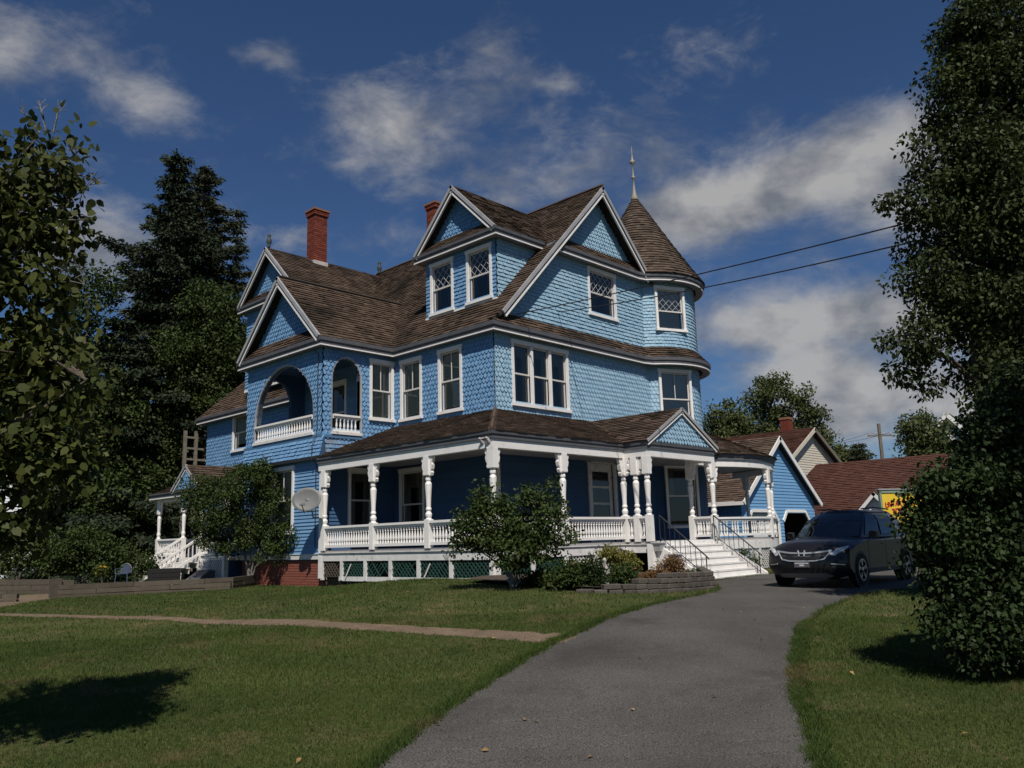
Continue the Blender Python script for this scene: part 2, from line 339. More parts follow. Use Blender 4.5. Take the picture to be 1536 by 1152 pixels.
mat('path_earth', (.130, .092, .064), (.195, .145, .100), scale=2.2, rough=.97, bump=.8, bscale=40, spec=.1, fine=(40, .4), wear=((.10, .085, .05), 2.5, .55, .75))
pp = [((0, 920), (0, 924)), ((133, 923), (133, 927)), ((267, 925), (267, 931)), ((400, 928.5), (400, 937.5)), ((512, 934), (512, 944)), ((633, 940), (633, 951)), ((733, 945.5), (733, 957.5)), ((857, 951), (832, 966)), ((872, 953), (850, 970))]
pp = [(G(*a)[:2], G(*b)[:2]) for a, b in pp]; e = pp[0][0]-pp[1][0]; pp = [(pp[0][0]+e*3, pp[0][1]+e*3)] + pp
path, PATH = strip('path', 'path_earth', pp, .010, per=10, across=4, wob=.035)
path['label'] = 'narrow tan earth footpath crossing the lawn'
pg = [(G(-60, 893), G(-60, 926)), (G(0, 894), G(0, 911)), (G(30, 893), G(40, 904)), (G(78, 890), G(84, 897))]
gpatch, GP = strip('gravel_path', 'path_earth', [(a[:2], b[:2]) for a, b in pg], .011, per=6, across=4, wob=.03)
gpatch['label'] = 'tan gravel path beside the weathered timber wall'

def in_poly(pts, poly):
    x, y = pts[:, 0], pts[:, 1]; r = np.zeros(len(pts), bool); j = len(poly)-1
    for i in range(len(poly)):
        xi, yi = poly[i]; xj, yj = poly[j]
        c = ((yi > y) != (yj > y)) & (x < (xj-xi)*(y-yi)/(yj-yi+1e-12)+xi); r ^= c; j = i
    return r
HOUSE_FOOT = [np.array(p)*S for p in ((-.05, -.05), (6.1, -.05), (6.1, -1), (6.2, -2.8), (10.2, -2.8), (10.2, 0), (16, -.6), (19, 3), (16, 24), (3, 24), (0, 14))]
BED = np.array([G(700, 874)[:2], G(840, 886)[:2], G(895, 889)[:2], G(985, 888)[:2], G(1070, 882)[:2], [6.2*S, -2.7*S], [5.7*S, -.2*S], [0, -.1], [-.25, .1]])
def grass(n, d0, d1, w, h):
    d = np.sqrt(RNG.uniform(d0**2, d1**2, n)); l = RNG.uniform(-.68, .68, n)*d + RNG.uniform(-.4, .4, n)
    p = CAM[:2]+d[:, None]*FH+l[:, None]*RH
    k = ~(in_poly(p, DRIVE) | in_poly(p, PATH) | in_poly(p, np.array(HOUSE_FOOT)) | in_poly(p, BED) | in_poly(p, GP)); p = p[k]
    # patchy growth: thinner where the lawn is worn
    f = np.sin(p[:, 0]*1.3+1)*np.sin(p[:, 1]*1.1+2)+.6*np.sin(p[:, 0]*3.1+p[:, 1]*2.3)
    k = RNG.uniform(-1.3, 1.4, len(p)) < f+1.25; p = p[k]; f = f[k]; n = len(p)
    z = hgt(p[:, 0], p[:, 1]); a = RNG.uniform(0, 2*np.pi, n); hh = h*RNG.uniform(.5, 1.25, n)
    u = np.stack([np.cos(a), np.sin(a)], -1)*w/2; ln = RNG.normal(0, .45, (n, 2))*hh[:, None]
    B = np.concatenate([p, z[:, None]], -1); v0 = B.copy(); v0[:, :2] -= u; v1 = B.copy(); v1[:, :2] += u; v2 = B.copy(); v2[:, :2] += ln; v2[:, 2] += hh
    V = np.stack([v0, v1, v2], 1).reshape(-1, 3); r = np.clip(RNG.uniform(0, 1, n)*.6+.2+.16*f, 0, 1)
    return V, np.repeat(r, 3)
gs = [grass(230000, 5.2, 9, .0055, .034), grass(190000, 9, 13.5, .009, .036), grass(170000, 13.5, 27, .016, .042)]
# ragged fringe along the drive edge
ed = []
for A in (DRIVE[:len(DRIVE)//2], DRIVE[len(DRIVE)//2:]):
    for i in range(len(A)-1):
        m = 420 if np.linalg.norm(A[i]-CAM[:2]) < 14 else 90
        t = RNG.uniform(0, 1, (m, 1)); ed.append(A[i]*(1-t)+A[i+1]*t+RNG.normal(0, .045, (m, 2)))
ed = np.concatenate(ed); n = len(ed); z = hgt(ed[:, 0], ed[:, 1]); a = RNG.uniform(0, 6.28, n); hh = .055*RNG.uniform(.4, 1.2, n)
u = np.stack([np.cos(a), np.sin(a)], -1)*.0045; B = np.concatenate([ed, z[:, None]], -1); v0 = B.copy(); v0[:, :2] -= u; v1 = B.copy(); v1[:, :2] += u; v2 = B.copy(); v2[:, :2] += RNG.normal(0, .6, (n, 2))*hh[:, None]; v2[:, 2] += hh
gs.append((np.stack([v0, v1, v2], 1).reshape(-1, 3), np.repeat(RNG.uniform(0, .7, n), 3)))
V = np.concatenate([g[0] for g in gs]); R = np.concatenate([g[1] for g in gs])
go = np_mesh('grass', V, np.arange(len(V)).reshape(-1, 3), R, 'grass'); tag(go, 'short green grass blades of the mown lawn', 'grass', kind='stuff')
# yellow leaves dropped on lawn and drive
n = 46; d = RNG.uniform(6, 19, n); l = RNG.uniform(-.5, .6, n)*d; p = CAM[:2]+d[:, None]*FH+l[:, None]*RH; z = hgt(p[:, 0], p[:, 1])+.026
a = RNG.uniform(0, 6.28, n); u = np.stack([np.cos(a), np.sin(a), RNG.normal(0, .25, n)], -1)*.030; w = np.stack([-np.sin(a), np.cos(a), RNG.normal(0, .3, n)], -1)*.018; B = np.concatenate([p, z[:, None]], -1)
V = np.stack([B-u, B-w+[0, 0, .008], B+u, B+w+[0, 0, .01]], 1).reshape(-1, 3)
fo = np_mesh('fallen_leaves', V, np.arange(len(V)).reshape(-1, 4), np.repeat(RNG.uniform(0, 1, n), 4), 'fallen'); tag(fo, 'scattered fallen yellow leaves on lawn and driveway', 'leaves', kind='stuff')
# flower bed soil in front of the porch
me = MB(); c = BED.mean(0); ring = [c+(q-c)*1.0 for q in BED]; nb = len(ring)
zt = [max(float(hgt(*q))+.10, -.12) for q in ring]
vs = [(q[0], q[1], z) for q, z in zip(ring, zt)]+[(c[0], c[1], -.02)]
me.add(vs, [(i, (i+1) % nb, nb) for i in range(nb)]); bed = me.build('flower_bed', 'soil'); tag(bed, 'brown soil of the flower bed along the porch', None, kind='structure')
# ================================================================== BLUE HOUSE   (drawing units; built at S)
HL = np.array([6.5, 9.0, 0.0])
house = thing('blue_house', HL, 'large blue shingled house with wraparound white porch, balcony and round corner tower', 'house')
def hb(mb, name, m, parent=None, smooth=False): return mb.build(name, m, parent or house, S, HL if True else 0, smooth)
def hb0(mb, name, m, parent): return mb.build(name, m, parent, S, HL)
XL, YF, XB, YB0, YB1, XW, YW1, XR = 3.27, 3.1, .05, 8.55, 13.85, 3.0, 23.3, 15.6
TC = np.array([14.3, 4.55]); TR = 2.33; OV = .30
def plane(O, U, Nn, V=(0, 0, 1)):
    O, U, Nn, V = map(lambda a: np.array(a, float), (O, U, Nn, V)); return lambda u, v, n: O+U*u+V*v+Nn*n
def cyl(R): return lambda u, v, n: np.array([TC[0]+(R+n)*math.cos(u/R), TC[1]+(R+n)*math.sin(u/R), v])
def scan(poly, v):
    xs = []
    for i in range(len(poly)):
        (a, b), (c, d) = poly[i], poly[(i+1) % len(poly)]
        if (b > v) != (d > v): xs.append(a+(v-b)*(c-a)/(d-b))
    xs.sort(); return [(xs[i], xs[i+1]) for i in range(0, len(xs)-1, 2)]
def spans(outer, holes, v):
    iv = scan(outer, v)
    for h in holes:
        for a, b in scan(h, v):
            nv = []
            for p, q in iv:
                if b <= p or a >= q: nv.append((p, q)); continue
                if a > p: nv.append((p, a))
                if b < q: nv.append((b, q))
            iv = nv
    return [(a, b) for a, b in iv if b-a > .03]
def rect(a, b, c, d): return [(a, c), (b, c), (b, d), (a, d)]
def cladding(mb, M, outer, holes, kind, v0=None, v1=None):
    vs = [p[1] for p in outer]; v0 = min(vs) if v0 is None else v0; v1 = max(vs) if v1 is None else v1
    pit = dict(clap=.125, scale=.165, straight=.145)[kind]; n = max(1, round((v1-v0)/pit)); pit = (v1-v0)/n
    for i in range(n):
        v = v0+i*pit
        for a, b in spans(outer, holes, v+pit*.5):
            if kind == 'clap':
                u = a
                while u < b-.01:
                    e = b if b-u < 4.5 else u+random.uniform(2.2, 4.0)
                    t = .036+random.uniform(-.003, .004)
                    m = max(1, int((e-u)/.35)) if M.__name__ == 'cy' else 1
                    for k in range(m):
                        p, q = u+(e-u)*k/m, u+(e-u)*(k+1)/m
                        mb.add([M(p, v, t), M(q, v, t), M(q, v+pit, .006), M(p, v+pit, .006), M(p, v, 0), M(q, v, 0)], [(0, 1, 2, 3), (4, 5, 1, 0), (4, 0, 3), (1, 5, 2)])
                    u = e+.004
            else:
                w = .175 if kind == 'scale' else .15; k = math.floor(a/w)-1; off = (.5 if i % 2 else 0)*w
                while k*w+off < b:
                    jw = 0 if kind == 'scale' else random.uniform(-.03, .03)
                    p, q = max(a, k*w+off+.004), min(b, (k+1)*w+off-.004+jw*0); k += 1
                    if q-p < .035: continue
                    t = .046+random.uniform(-.009, .011); top = v+pit*1.55; sg = random.uniform(-.006, .006); c = (p+q)/2
                    if kind == 'scale':
                        hw = (q-p)/2; s0 = min(1, hw/(w/2)); pts = [(p, v+pit*.52*s0), (c-hw*.62, v+pit*.20*s0+sg), (c-hw*.16, v+sg), (c+hw*.16, v+sg), (c+hw*.62, v+pit*.20*s0+sg), (q, v+pit*.52*s0)]
                    else: pts = [(p, v+sg), (q, v+sg)]
                    f = lambda y: t*(1-(y-v)/(pit*1.6))+.004
                    vv = [M(x, y, f(y)) for x, y in pts]+[M(q, top, .004), M(p, top, .004)]+[M(x, y, .002) for x, y in pts]; m = len(pts)
                    mb.add(vv, [tuple(range(m+2))]+[(m+2+j, m+3+j, j+1, j) for j in range(m-1)])
def grow(h, e): return [(h[0][0]-e, h[0][1]-e), (h[2][0]+e, h[0][1]-e), (h[2][0]+e, h[2][1]+e), (h[0][0]-e, h[2][1]+e)]
def wall(name, M, outer, wins=(), arches=(), bands=(), m='paint_blue', thick=.18, label=None):
    """core with real openings + bands of siding; wins are (u0,u1,v0,v1) outer frame rectangles"""
    holes = [rect(a+.11, b-.11, c+.1, d-.11) for a, b, c, d in wins]; cl = [rect(a+.02, b-.02, c+.03, d-.02) for a, b, c, d in wins]
    mb = MB(); mb.prism(outer, M, -thick, 0, holes=holes+list(arches)); w = hb(mb, name, 'paint_blue_core')
    if label: w['label'] = label
    for kind, v0, v1, mm in bands:
        c = MB(); cladding(c, M, outer, cl+list(arches), kind, v0, v1)
        if c.v: o = hb0(c, 'clapboards' if kind == 'clap' else 'wall_shingles', mm or m, w); o['kind'] = 'stuff'
    return w
def window(M, a, b, c, d, style='plain', blind=None, parent=None, low=None, split=.5, name='window', fm='white_paint', glass='glass'):
    """casing proud of the wall, two sashes, panes, blind; (a,b,c,d) is the casing outline on map M"""
    f = MB(); t = .075; e = .11
    f.prism([(a, c), (a+e, c), (a+e, d), (a, d)], M, .0, t); f.prism([(b-e, c), (b, c), (b, d), (b-e, d)], M, 0, t)
    f.prism([(a-.03, d-e-.02), (b+.03, d-e-.02), (b+.03, d+.015), (a-.03, d+.015)], M, .002, t+.02); f.prism([(a-.04, c-.02), (b+.04, c-.02), (b+.04, c+.09), (a-.04, c+.09)], M, .002, t+.05)
    w = hb(f, name, fm, parent)
    A, B, Cc, Dd = a+e, b-e, c+.09, d-e-.02; mid = Cc+(Dd-Cc)*split; s = .055
    for k, (v0, v1, n0) in enumerate(((mid-.02, Dd, -.05), (Cc, mid+.03, -.09))):
        sm = MB()
        for q in ([(A, v0), (A+s, v0), (A+s, v1), (A, v1)], [(B-s, v0), (B, v0), (B, v1), (B-s, v1)], [(A+s, v0), (B-s, v0), (B-s, v0+s), (A+s, v0+s)], [(A+s, v1-s), (B-s, v1-s), (B-s, v1), (A+s, v1)]): sm.prism(q, M, n0, n0+.035)
        if style == 'two' and k == 0 or style == 'twofour': sm.prism(rect((A+B)/2-.016, (A+B)/2+.016, v0+s, v1-s), M, n0+.004, n0+.03)
        if style == 'diamond' and k == 0:
            W, H = B-A-2*s, v1-v0-2*s; u0, w0 = A+s, v0+s; st = .21
            for sg in (1, -1):
                x = -H
                while x < W:
                    p0, p1 = max(0, -x)/1.0, min(H, W-x)
                    if p1-p0 > .04:
                        q = [(x+p0, p0), (x+p1, p1)]; q = [(u if sg > 0 else W-u, z) for u, z in q]
                        sm.beam(M(u0+q[0][0], w0+q[0][1], n0+.018), M(u0+q[1][0], w0+q[1][1], n0+.018), .0105, .010, up=M(0, 0, 1)-M(0, 0, 0))
                    x += st*1.5
        hb0(sm, 'sash', 'sash_paint', w)
        pm = MB(); pm.add([M(A+s, v0+s, n0+.012), M(B-s, v0+s, n0+.012), M(B-s, v1-s, n0+.012), M(A+s, v1-s, n0+.012)], [(0, 1, 2, 3)]); hb0(pm, 'pane', glass, w)
    bk = niche(M, A-.03, B+.03, Cc-.03, Dd+.03, -.17, -.55); hb0(bk, 'dark_room', 'room_dark', w)
    if blind:
        bm = MB(); lo = Cc if low is None else low; n = max(3, int((Dd-lo)/.07))
        if blind == 'curtain_dark':      # drawn aside, hanging in folds
            w_ = B-A-.03; nf = 26; n = 0; gap = random.uniform(.30, .46)
            for i in range(nf):
                u0, u1 = i/nf, (i+1)/nf
                if abs((u0+u1)/2-.5) < gap/2: continue
                dn = lambda k: -.098-.014*(k % 2)
                bm.add([M(A+.015+w_*u0, lo, dn(i)), M(A+.015+w_*u1, lo, dn(i+1)), M(A+.015+w_*u1, Dd, dn(i+1)), M(A+.015+w_*u0, Dd, dn(i))], [(0, 1, 2, 3)])
            zv = Dd-(Dd-lo)*random.uniform(.10, .35); bm.add([M(A+.012, zv, -.118), M(B-.012, zv, -.118), M(B-.012, Dd, -.118), M(A+.012, Dd, -.118)], [(0, 1, 2, 3)])
        for i in range(n):
            z0, z1 = lo+(Dd-lo)*i/n, lo+(Dd-lo)*(i+1)/n; bm.add([M(A+.012, z0, -.100), M(B-.012, z0, -.100), M(B-.012, z1, -.112), M(A+.012, z1, -.112)], [(0, 1, 2, 3)])
        hb0(bm, 'blind', blind, w)
    return w
def niche(M, a, b, c, d, n0, n1):
    mb = MB(); q = rect(a, b, c, d); v = [M(*p, n0) for p in q]+[M(*p, n1) for p in q]
    return mb.add(v, [(4, 5, 6, 7), (0, 1, 5, 4), (1, 2, 6, 5), (2, 3, 7, 6), (3, 0, 4, 7)])
def roof(name, O, U, V, poly, m='shingle_brown', pit=.185, tab=.32, thick=.10, parent=None, deck=True, sag=0):
    """flat roof plane: poly in (s along eave, t up the slope)"""
    O, U, V = np.array(O, float), nrm(U), nrm(V); Nn = np.cross(U, V); Nn = Nn if Nn[2] > 0 else -Nn
    M = plane(O, U, Nn, V); mb = MB(); mb.prism(poly, M, -thick, 0); d = hb(mb, name, 'roof_deck', parent)
    sh = MB(); courses(sh, M, poly, pit, tab); o = hb0(sh, 'roof_shingles', m, d); o['kind'] = 'stuff'; return d
def courses(sh, M, poly, pit, tab, scale=lambda t: 1.0, t0=None, t1=None):
    ts = [p[1] for p in poly]; t0 = min(ts) if t0 is None else t0; t1 = max(ts) if t1 is None else t1; n = max(1, int(round((t1-t0)/pit))); pit = (t1-t0)/n
    for i in range(n):
        t = t0+i*pit
        for a, b in spans(poly, [], t+pit*.45):
            u = a-random.uniform(0, tab)
            while u < b:
                w = tab*scale(t)*random.uniform(.72, 1.2); p, q = max(a, u+.003), min(b, u+w-.004); u += w
                if q-p < .02: continue
                h = .046+random.uniform(-.010, .016); j = random.uniform(-.012, .012); r = random.random()**1.3
                ns = 1 if scale(0) == 1.0 and scale(1) == 1.0 else 2
                for k in range(ns):
                    x0, x1 = p+(q-p)*k/ns, p+(q-p)*(k+1)/ns
                    sh.add([M(x0, t+j-.02, h), M(x1, t+j-.02, h), M(x1, t+pit*1.12, .006), M(x0, t+pit*1.12, .006), M(x0, t+j-.02, .0), M(x1, t+j-.02, .0)], [(0, 1, 2, 3), (4, 5, 1, 0), (4, 0, 3), (1, 5, 2)], r)
def rakeboards(M, pts, w=.24, name='rake_board', n0=.0, n1=.10):
    """barge boards along a gable edge on map M: dark outer board, pale inner moulding"""
    for (a, b) in zip(pts[:-1], pts[1:]):
        a, b = np.array(a), np.array(b); d = nrm(b-a); pr = np.array((d[1], -d[0])); pr = pr if pr[1] < 0 else -pr
        mb = MB(); mb.prism([tuple(a), tuple(b), tuple(b+pr*w*.55), tuple(a+pr*w*.55)], M, n0, n1); r = hb(mb, name, 'trim_pale')
        mb = MB(); mb.prism([tuple(a+pr*w*.55), tuple(b+pr*w*.55), tuple(b+pr*w*.9), tuple(a+pr*w*.9)], M, n0, n1-.05); hb0(mb, 'board', 'trim_grey', r)
        mb = MB(); mb.prism([tuple(a+pr*w*.9), tuple(b+pr*w*.9), tuple(b+pr*w*1.18), tuple(a+pr*w*1.18)], M, n0, n1-.03); hb0(mb, 'moulding', 'white_paint', r)
def cornice(path, zb, zt, name='cornice', inner=.3):
    """soffit + fascia + white bed strip + gutter crown on one eave line"""
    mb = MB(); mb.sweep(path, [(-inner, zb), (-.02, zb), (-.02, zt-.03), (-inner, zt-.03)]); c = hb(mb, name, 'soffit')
    mb = MB(); mb.sweep(path, [(-.019, zb-.012), (.022, zb-.012), (.022, zb+.032), (-.019, zb+.032)]); hb0(mb, 'white_moulding', 'white_paint', c)
    mb = MB(); mb.sweep(path, [(-.019, zb+.034), (.004, zb+.034), (.012, zb+.15), (.055, zb+.17), (.065, zt-.02), (.03, zt), (-.019, zt)]); hb0(mb, 'gutter', 'trim_grey', c)
    return c
def arcp(R, a0, a1, n=18): return [(TC[0]+R*math.cos(math.radians(a0+(a1-a0)*i/n)), TC[1]+R*math.sin(math.radians(a0+(a1-a0)*i/n))) for i in range(n+1)]

# ---- walls ---------------------------------------------------------------------------------
PL = plane((XL, 0, 0), (0, -1, 0), (-1, 0, 0))         # left facade, u = -Y
PF = plane((0, YF, 0), (1, 0, 0), (0, -1, 0))          # right facade, u = X
PB = plane((XB, 0, 0), (0, -1, 0), (-1, 0, 0)); PBs = plane((0, YB0, 0), (1, 0, 0), (0, -1, 0))
W2 = (-8.12, -6.86, 5.55, 7.88); W3 = (-5.93, -4.66, 5.55, 7.9); GD = (-8.2, -6.75, 1.15, 3.75)
wall('left_wall', PL, rect(-YB0, -YF, .4, 8.25), [W2, W3, GD], bands=[('clap', .55, 5.0, 'paint_blue_porch_shade'), ('scale', 5.0, 8.2, None)])
for w in (W2, W3): window(PL, *w, style='two', blind='blind', low=5.75)
window(PL, *GD, style='plain', blind='curtain_dark', low=1.4)
TRI = (4.08, 7.12, 5.6, 7.93); DOOR = (8.02, 9.75, .87, 3.95)
wall('right_wall', PF, rect(XL, 12.55, .4, 8.25), [TRI, (DOOR[0], DOOR[1], DOOR[2]-.1, DOOR[3])], bands=[('clap', .55, 5.0, 'paint_blue_porch_shade'), ('scale', 5.0, 8.2, 'paint_blue_pale')])
tw = (TRI[1]-TRI[0]+.20)/3
for k in range(3): window(plane((0, YF-.003*k, 0), (1, 0, 0), (0, -1, 0)), TRI[0]+k*(tw-.10), TRI[0]+k*(tw-.10)+tw, TRI[2], TRI[3], style='plain', blind='curtain_dark')
# bay with the balcony
AR = [(-13.12, 5.02), (-9.06, 5.02)]
def arch_pts(u0, u1, zb, zs, zt, n=22, bulge=.0):
    c, r = (u0+u1)/2, (u1-u0)/2; pts = [(u0, zb), (u1, zb), (u1, zs)]
    for i in range(1, n): a = math.pi*i/n; pts.append((c+(r+bulge*math.sin(a))*math.cos(a), zs+(zt-zs)*math.sin(a)))
    return pts+[(u0, zs)]
archA = arch_pts(-13.12, -9.06, 5.02, 5.75, 7.74); archB = arch_pts(.44, 1.66, 5.02, 7.0, 7.76)
BW = (-11.86, -10.24, 1.5, 3.92)
wall('bay_front_wall', PB, rect(-YB1, -YB0, .55, 8.25), [BW], [archA], [('clap', .75, 4.12, None), ('scale', 4.75, 8.2, None)])
fl = plane((XB-.005, 0, 0), (0, -1, 0), (-1, 0, 0))
mb = MB(); mb.add([PB(-YB1-.02, 4.12, .20), PB(-YB0+.22, 4.12, .20), PB(-YB0+.22, 4.80, .03), PB(-YB1-.02, 4.80, .03), PB(-YB1-.02, 4.12, 0), PB(-YB0+.22, 4.12, 0)], [(0, 1, 2, 3), (4, 5, 1, 0), (4, 0, 3), (1, 5, 2)]); skf = hb(mb, 'flared_skirt', 'paint_blue_core')
FLA = nrm(PB(0, 4.80, .03)-PB(0, 4.12, .20)); Mf = lambda u, v, n: PB(u, 4.12, .203)+FLA*v+nrm((-1, 0, -.25*-1))*n
mb = MB(); cladding(mb, Mf, rect(-YB1-.02, -YB0+.22, 0, .70), [], 'straight'); o = hb0(mb, 'wall_shingles', 'paint_blue', skf); o['kind'] = 'stuff'
mb = MB(); mb.sweep([(3.0, YB1+.02), (XB-.02, YB1+.02), (XB-.02, YB0-.02), (.9, YB0-.02)], [(0, 4.02), (.2, 4.02), (.24, 4.12), (0, 4.12)]); hb(mb, 'belt_board', 'trim_grey')
mb = MB(); mb.sweep([(3.0, YB1+.02), (XB-.02, YB1+.02), (XB-.02, YB0-.02), (3.2, YB0-.02)], [(0, 4.80), (.045, 4.80), (.07, 4.90), (.0, 4.92)]); hb(mb, 'belt_board', 'paint_blue')
PBW = (1.15, 2.32, 1.5, 3.75); W1 = (2.07, 3.2, 5.58, 7.9)
wall('bay_side_wall', PBs, rect(XB+.001, XL-.001, .5, 8.249), [PBW, W1], [archB], [('clap', .75, 4.12, 'paint_blue_porch_shade'), ('straight', 4.12, 4.75, 'paint_blue_peel'), ('scale', 4.75, 8.2, None)])
window(PBs, *W1, style='two', blind='blind', low=5.75); window(PBs, *PBW, style='plain', blind='curtain_dark', low=1.6); window(PB, *BW, style='two', blind='blind', low=1.9)
PBl = plane((0, YB1, 0), (-1, 0, 0), (0, 1, 0)); wall('bay_far_wall', PBl, rect(-XW, -XB, .55, 8.24), [], [arch_pts(-1.9, -.44, 5.02, 6.9, 7.76)], [('clap', .6, 4.3, None), ('scale', 4.3, 8.2, None)])
mb = MB(); mb.box(XB+.2, XL-.1, YB0+.2, YB1-.2, 4.75, 4.93); hb(mb, 'balcony_floor', 'porch_floor')
mb = MB(); mb.box(XB+.2, XL+.3, YB0+.2, YB1-.2, 8.02, 8.08); hb(mb, 'balcony_ceiling', 'paint_blue_core')
PBi = plane((2.55, 0, 0), (0, -1, 0), (-1, 0, 0)); wall('balcony_back_wall', PBi, rect(-YB1+.2, -YB0-.2, 4.93, 8.02), [(-11.9, -10.6, 5.0, 7.5)], [], [('clap', 4.95, 8.0, None)])
window(PBi, -11.9, -10.6, 5.0, 7.5, style='plain', blind='curtain_dark', low=5.3)
# arch reveals (rim trims)
for M_, arc in ((PB, archA), (PBs, archB)):
    mb = MB()
    for (a, b) in zip(arc[1:], arc[2:]+arc[:1]):
        if a[1] < 5.03 and b[1] < 5.03: continue
        mb.add([M_(*a, .05), M_(*b, .05), M_(*b, -.185), M_(*a, -.185)], [(0, 1, 2, 3)])
    cxy = np.mean([np.array(p) for p in arc[2:-1]], axis=0); off_ = lambda p: tuple(np.array(p)+(nrm(np.array(p)-cxy)*.07 if p[1] > 5.8 else np.array((math.copysign(.07, p[0]-cxy[0]), 0))))
    for (a, b) in zip(arc[1:], arc[2:]+arc[:1]):
        if a[1] < 5.03 and b[1] < 5.03: continue
        mb.add([M_(*a, .05), M_(*b, .05), M_(*off_(b), .062), M_(*off_(a), .062)], [(0, 1, 2, 3)])
    hb(mb, 'arch_reveal', 'trim_pale')
# far wing
PW = plane((XW, 0, 0), (0, -1, 0), (-1, 0, 0)); BWW = (-20.62, -19.05, 5.55, 7.38); WL = (-17.2, -15.9, 1.6, 3.7)
wall('far_wing_wall', PW, rect(-YW1, -YB1, -.3, 7.6), [BWW, WL], [], [('clap', .5, 4.5, None), ('scale', 4.5, 7.4, None)])
window(PW, *BWW, style='plain', blind='blind_light', low=5.9); window(PW, *WL, style='two', blind='blind')
PE = plane((0, YW1, 0), (-1, 0, 0), (0, 1, 0)); wall('back_wall', PE, rect(-XR, -XW, -.3, 7.6), [], [], [('clap', .5, 7.4, None)])
PR = plane((XR, 0, 0), (0, 1, 0), (1, 0, 0)); wall('far_side_wall', PR, rect(YF+1, YW1, -.3, 8.2), [], [], [('clap', .5, 8.1, None)])
# ---- third storey gable on the right facade, with its two pents
PG = plane((0, 3.2, 0), (1, 0, 0), (0, -1, 0)); RS = 1.045; rz = lambda x: 8.37+(x-2.97)*RS
G3 = (8.68, 10.5, 9.68, 11.66)
wall('gable_wall', PG, [(3.35, 8.5), (12.6, 8.5), (12.6, 12.0), (6.55, 12.0)], [G3], [], [('straight', 8.75, 11.85, 'paint_blue_pale')]); window(PG, *G3, style='diamond', blind='curtain_dark', low=9.85, glass='glass_dark')
PG2 = plane((0, 3.24, 0), (1, 0, 0), (0, -1, 0)); wall('gable_peak', PG2, [(6.65, 11.9), (12.2, 11.9), (9.42, 14.78)], [], [], [('scale', 12.35, 14.8, 'paint_blue_pale')])
roof('pent_roof', (2.97, 2.80, 8.37), (1, 0, 0), (0, .42, .52), [(0, 0), (9.5, 0), (9.5, .66), (.5, .66)], pit=.16)
roof('pent_roof', (6.30, 2.86, 12.02), (1, 0, 0), (0, .40, .50), [(0, 0), (6.1, 0), (6.1, .63), (.5, .63)], pit=.15)
MGR = plane((0, 2.80, 0), (1, 0, 0), (0, -1, 0))
rakeboards(MGR, [(3.35, rz(3.35)), (9.42, rz(9.42))]); rakeboards(MGR, [(9.42, rz(9.42)), (12.55, rz(9.42)-3.13*RS)])
mb = MB()
for sg, x1 in ((-1, 3.35), (1, 12.55)):
    mb.add([(9.42, 2.82, 15.0), (x1, 2.82, 15.0-abs(9.42-x1)*RS), (x1, 3.3, 15.0-abs(9.42-x1)*RS), (9.42, 3.3, 15.0)], [(0, 1, 2, 3)])
hb(mb, 'rake_soffit', 'soffit')
# ---- main roof
sl_ = nrm((1, 0, RS)); Ls = (9.42-2.97)/sl_[0]
roof('main_roof', (2.97, 2.76, 8.37), (0, 1, 0), sl_, [(.48, 0), (11.4, 0), (15.0, Ls), (0, Ls), (0, .35)])
roof('main_roof', (15.87, 2.76, 8.37), (0, 1, 0), nrm((-1, 0, RS)), [(3, 0), (21, 0), (15, Ls), (0, Ls), (0, 3.0), (3, 2.5)])
sw = nrm((1, 0, 1.105)); Lw = (9.42-2.6)/sw[0]
roof('far_wing_roof', (2.6, 13.3, 7.5), (0, 1, 0), sw, [(0, 0), (10.35, 0), (4.4, Lw), (0, Lw)])
roof('hip_roof', (2.6, 23.65, 7.5), (1, 0, 0), nrm((0, -1, 1.2)), [(0, 0), (13.2, 0), (6.8, 9.4)])
cornice([(9, 23.65), (2.6, 23.65), (2.6, 13.9)], 7.22, 7.52)
mb = MB(); mb.tube([(9.42, 2.72, rz(9.42)+.05), (9.42, 17.9, rz(9.42)+.05)], .07, 6); hb(mb, 'ridge_cap', 'shingle_brown')
# ---- bay gable
MBG = plane((-.25, 0, 0), (0, -1, 0), (-1, 0, 0)); sb = (11.25-8.37)/2.95; vb = lambda s: nrm((0, s, sb))
Lb = 2.95/vb(1)[1]
roof('bay_roof', (-.27, 8.25, 8.37), (1, 0, 0), vb(1), [(0, .12), (.12, 0), (3.24, 0), (6.0, Lb), (0, Lb)]); roof('bay_roof', (-.27, 14.15, 8.37), (1, 0, 0), vb(-1), [(0, .12), (.12, 0), (3.24, 0), (6.0, Lb), (0, Lb)])
rakeboards(MBG, [(-14.15, 8.40), (-11.2, 11.27)]); rakeboards(MBG, [(-11.2, 11.27), (-8.25, 8.40)])
PBG = plane((.12, 0, 0), (0, -1, 0), (-1, 0, 0)); wall('bay_gable', PBG, [(-13.75, 8.3), (-8.65, 8.3), (-11.2, 10.95)], [], [], [('scale', 8.78, 10.95, None)])
roof('pent_roof', (-.27, 14.1, 8.37), (0, -1, 0), (.38, 0, .52), [(0, 0), (5.85, 0), (5.35, .64), (.5, .64)], pit=.15)
mb = MB()
for y1 in (14.1, 8.3): mb.add([(-.24, 11.2, 11.17), (-.24, y1, 8.33), (.16, y1, 8.33), (.16, 11.2, 11.17)], [(0, 1, 2, 3)])
hb(mb, 'rake_soffit', 'soffit')
mb = MB(); mb.tube([(-.25, 11.2, 11.30), (5.8, 11.2, 11.30)], .06, 6); hb(mb, 'ridge_cap', 'roof_deck')
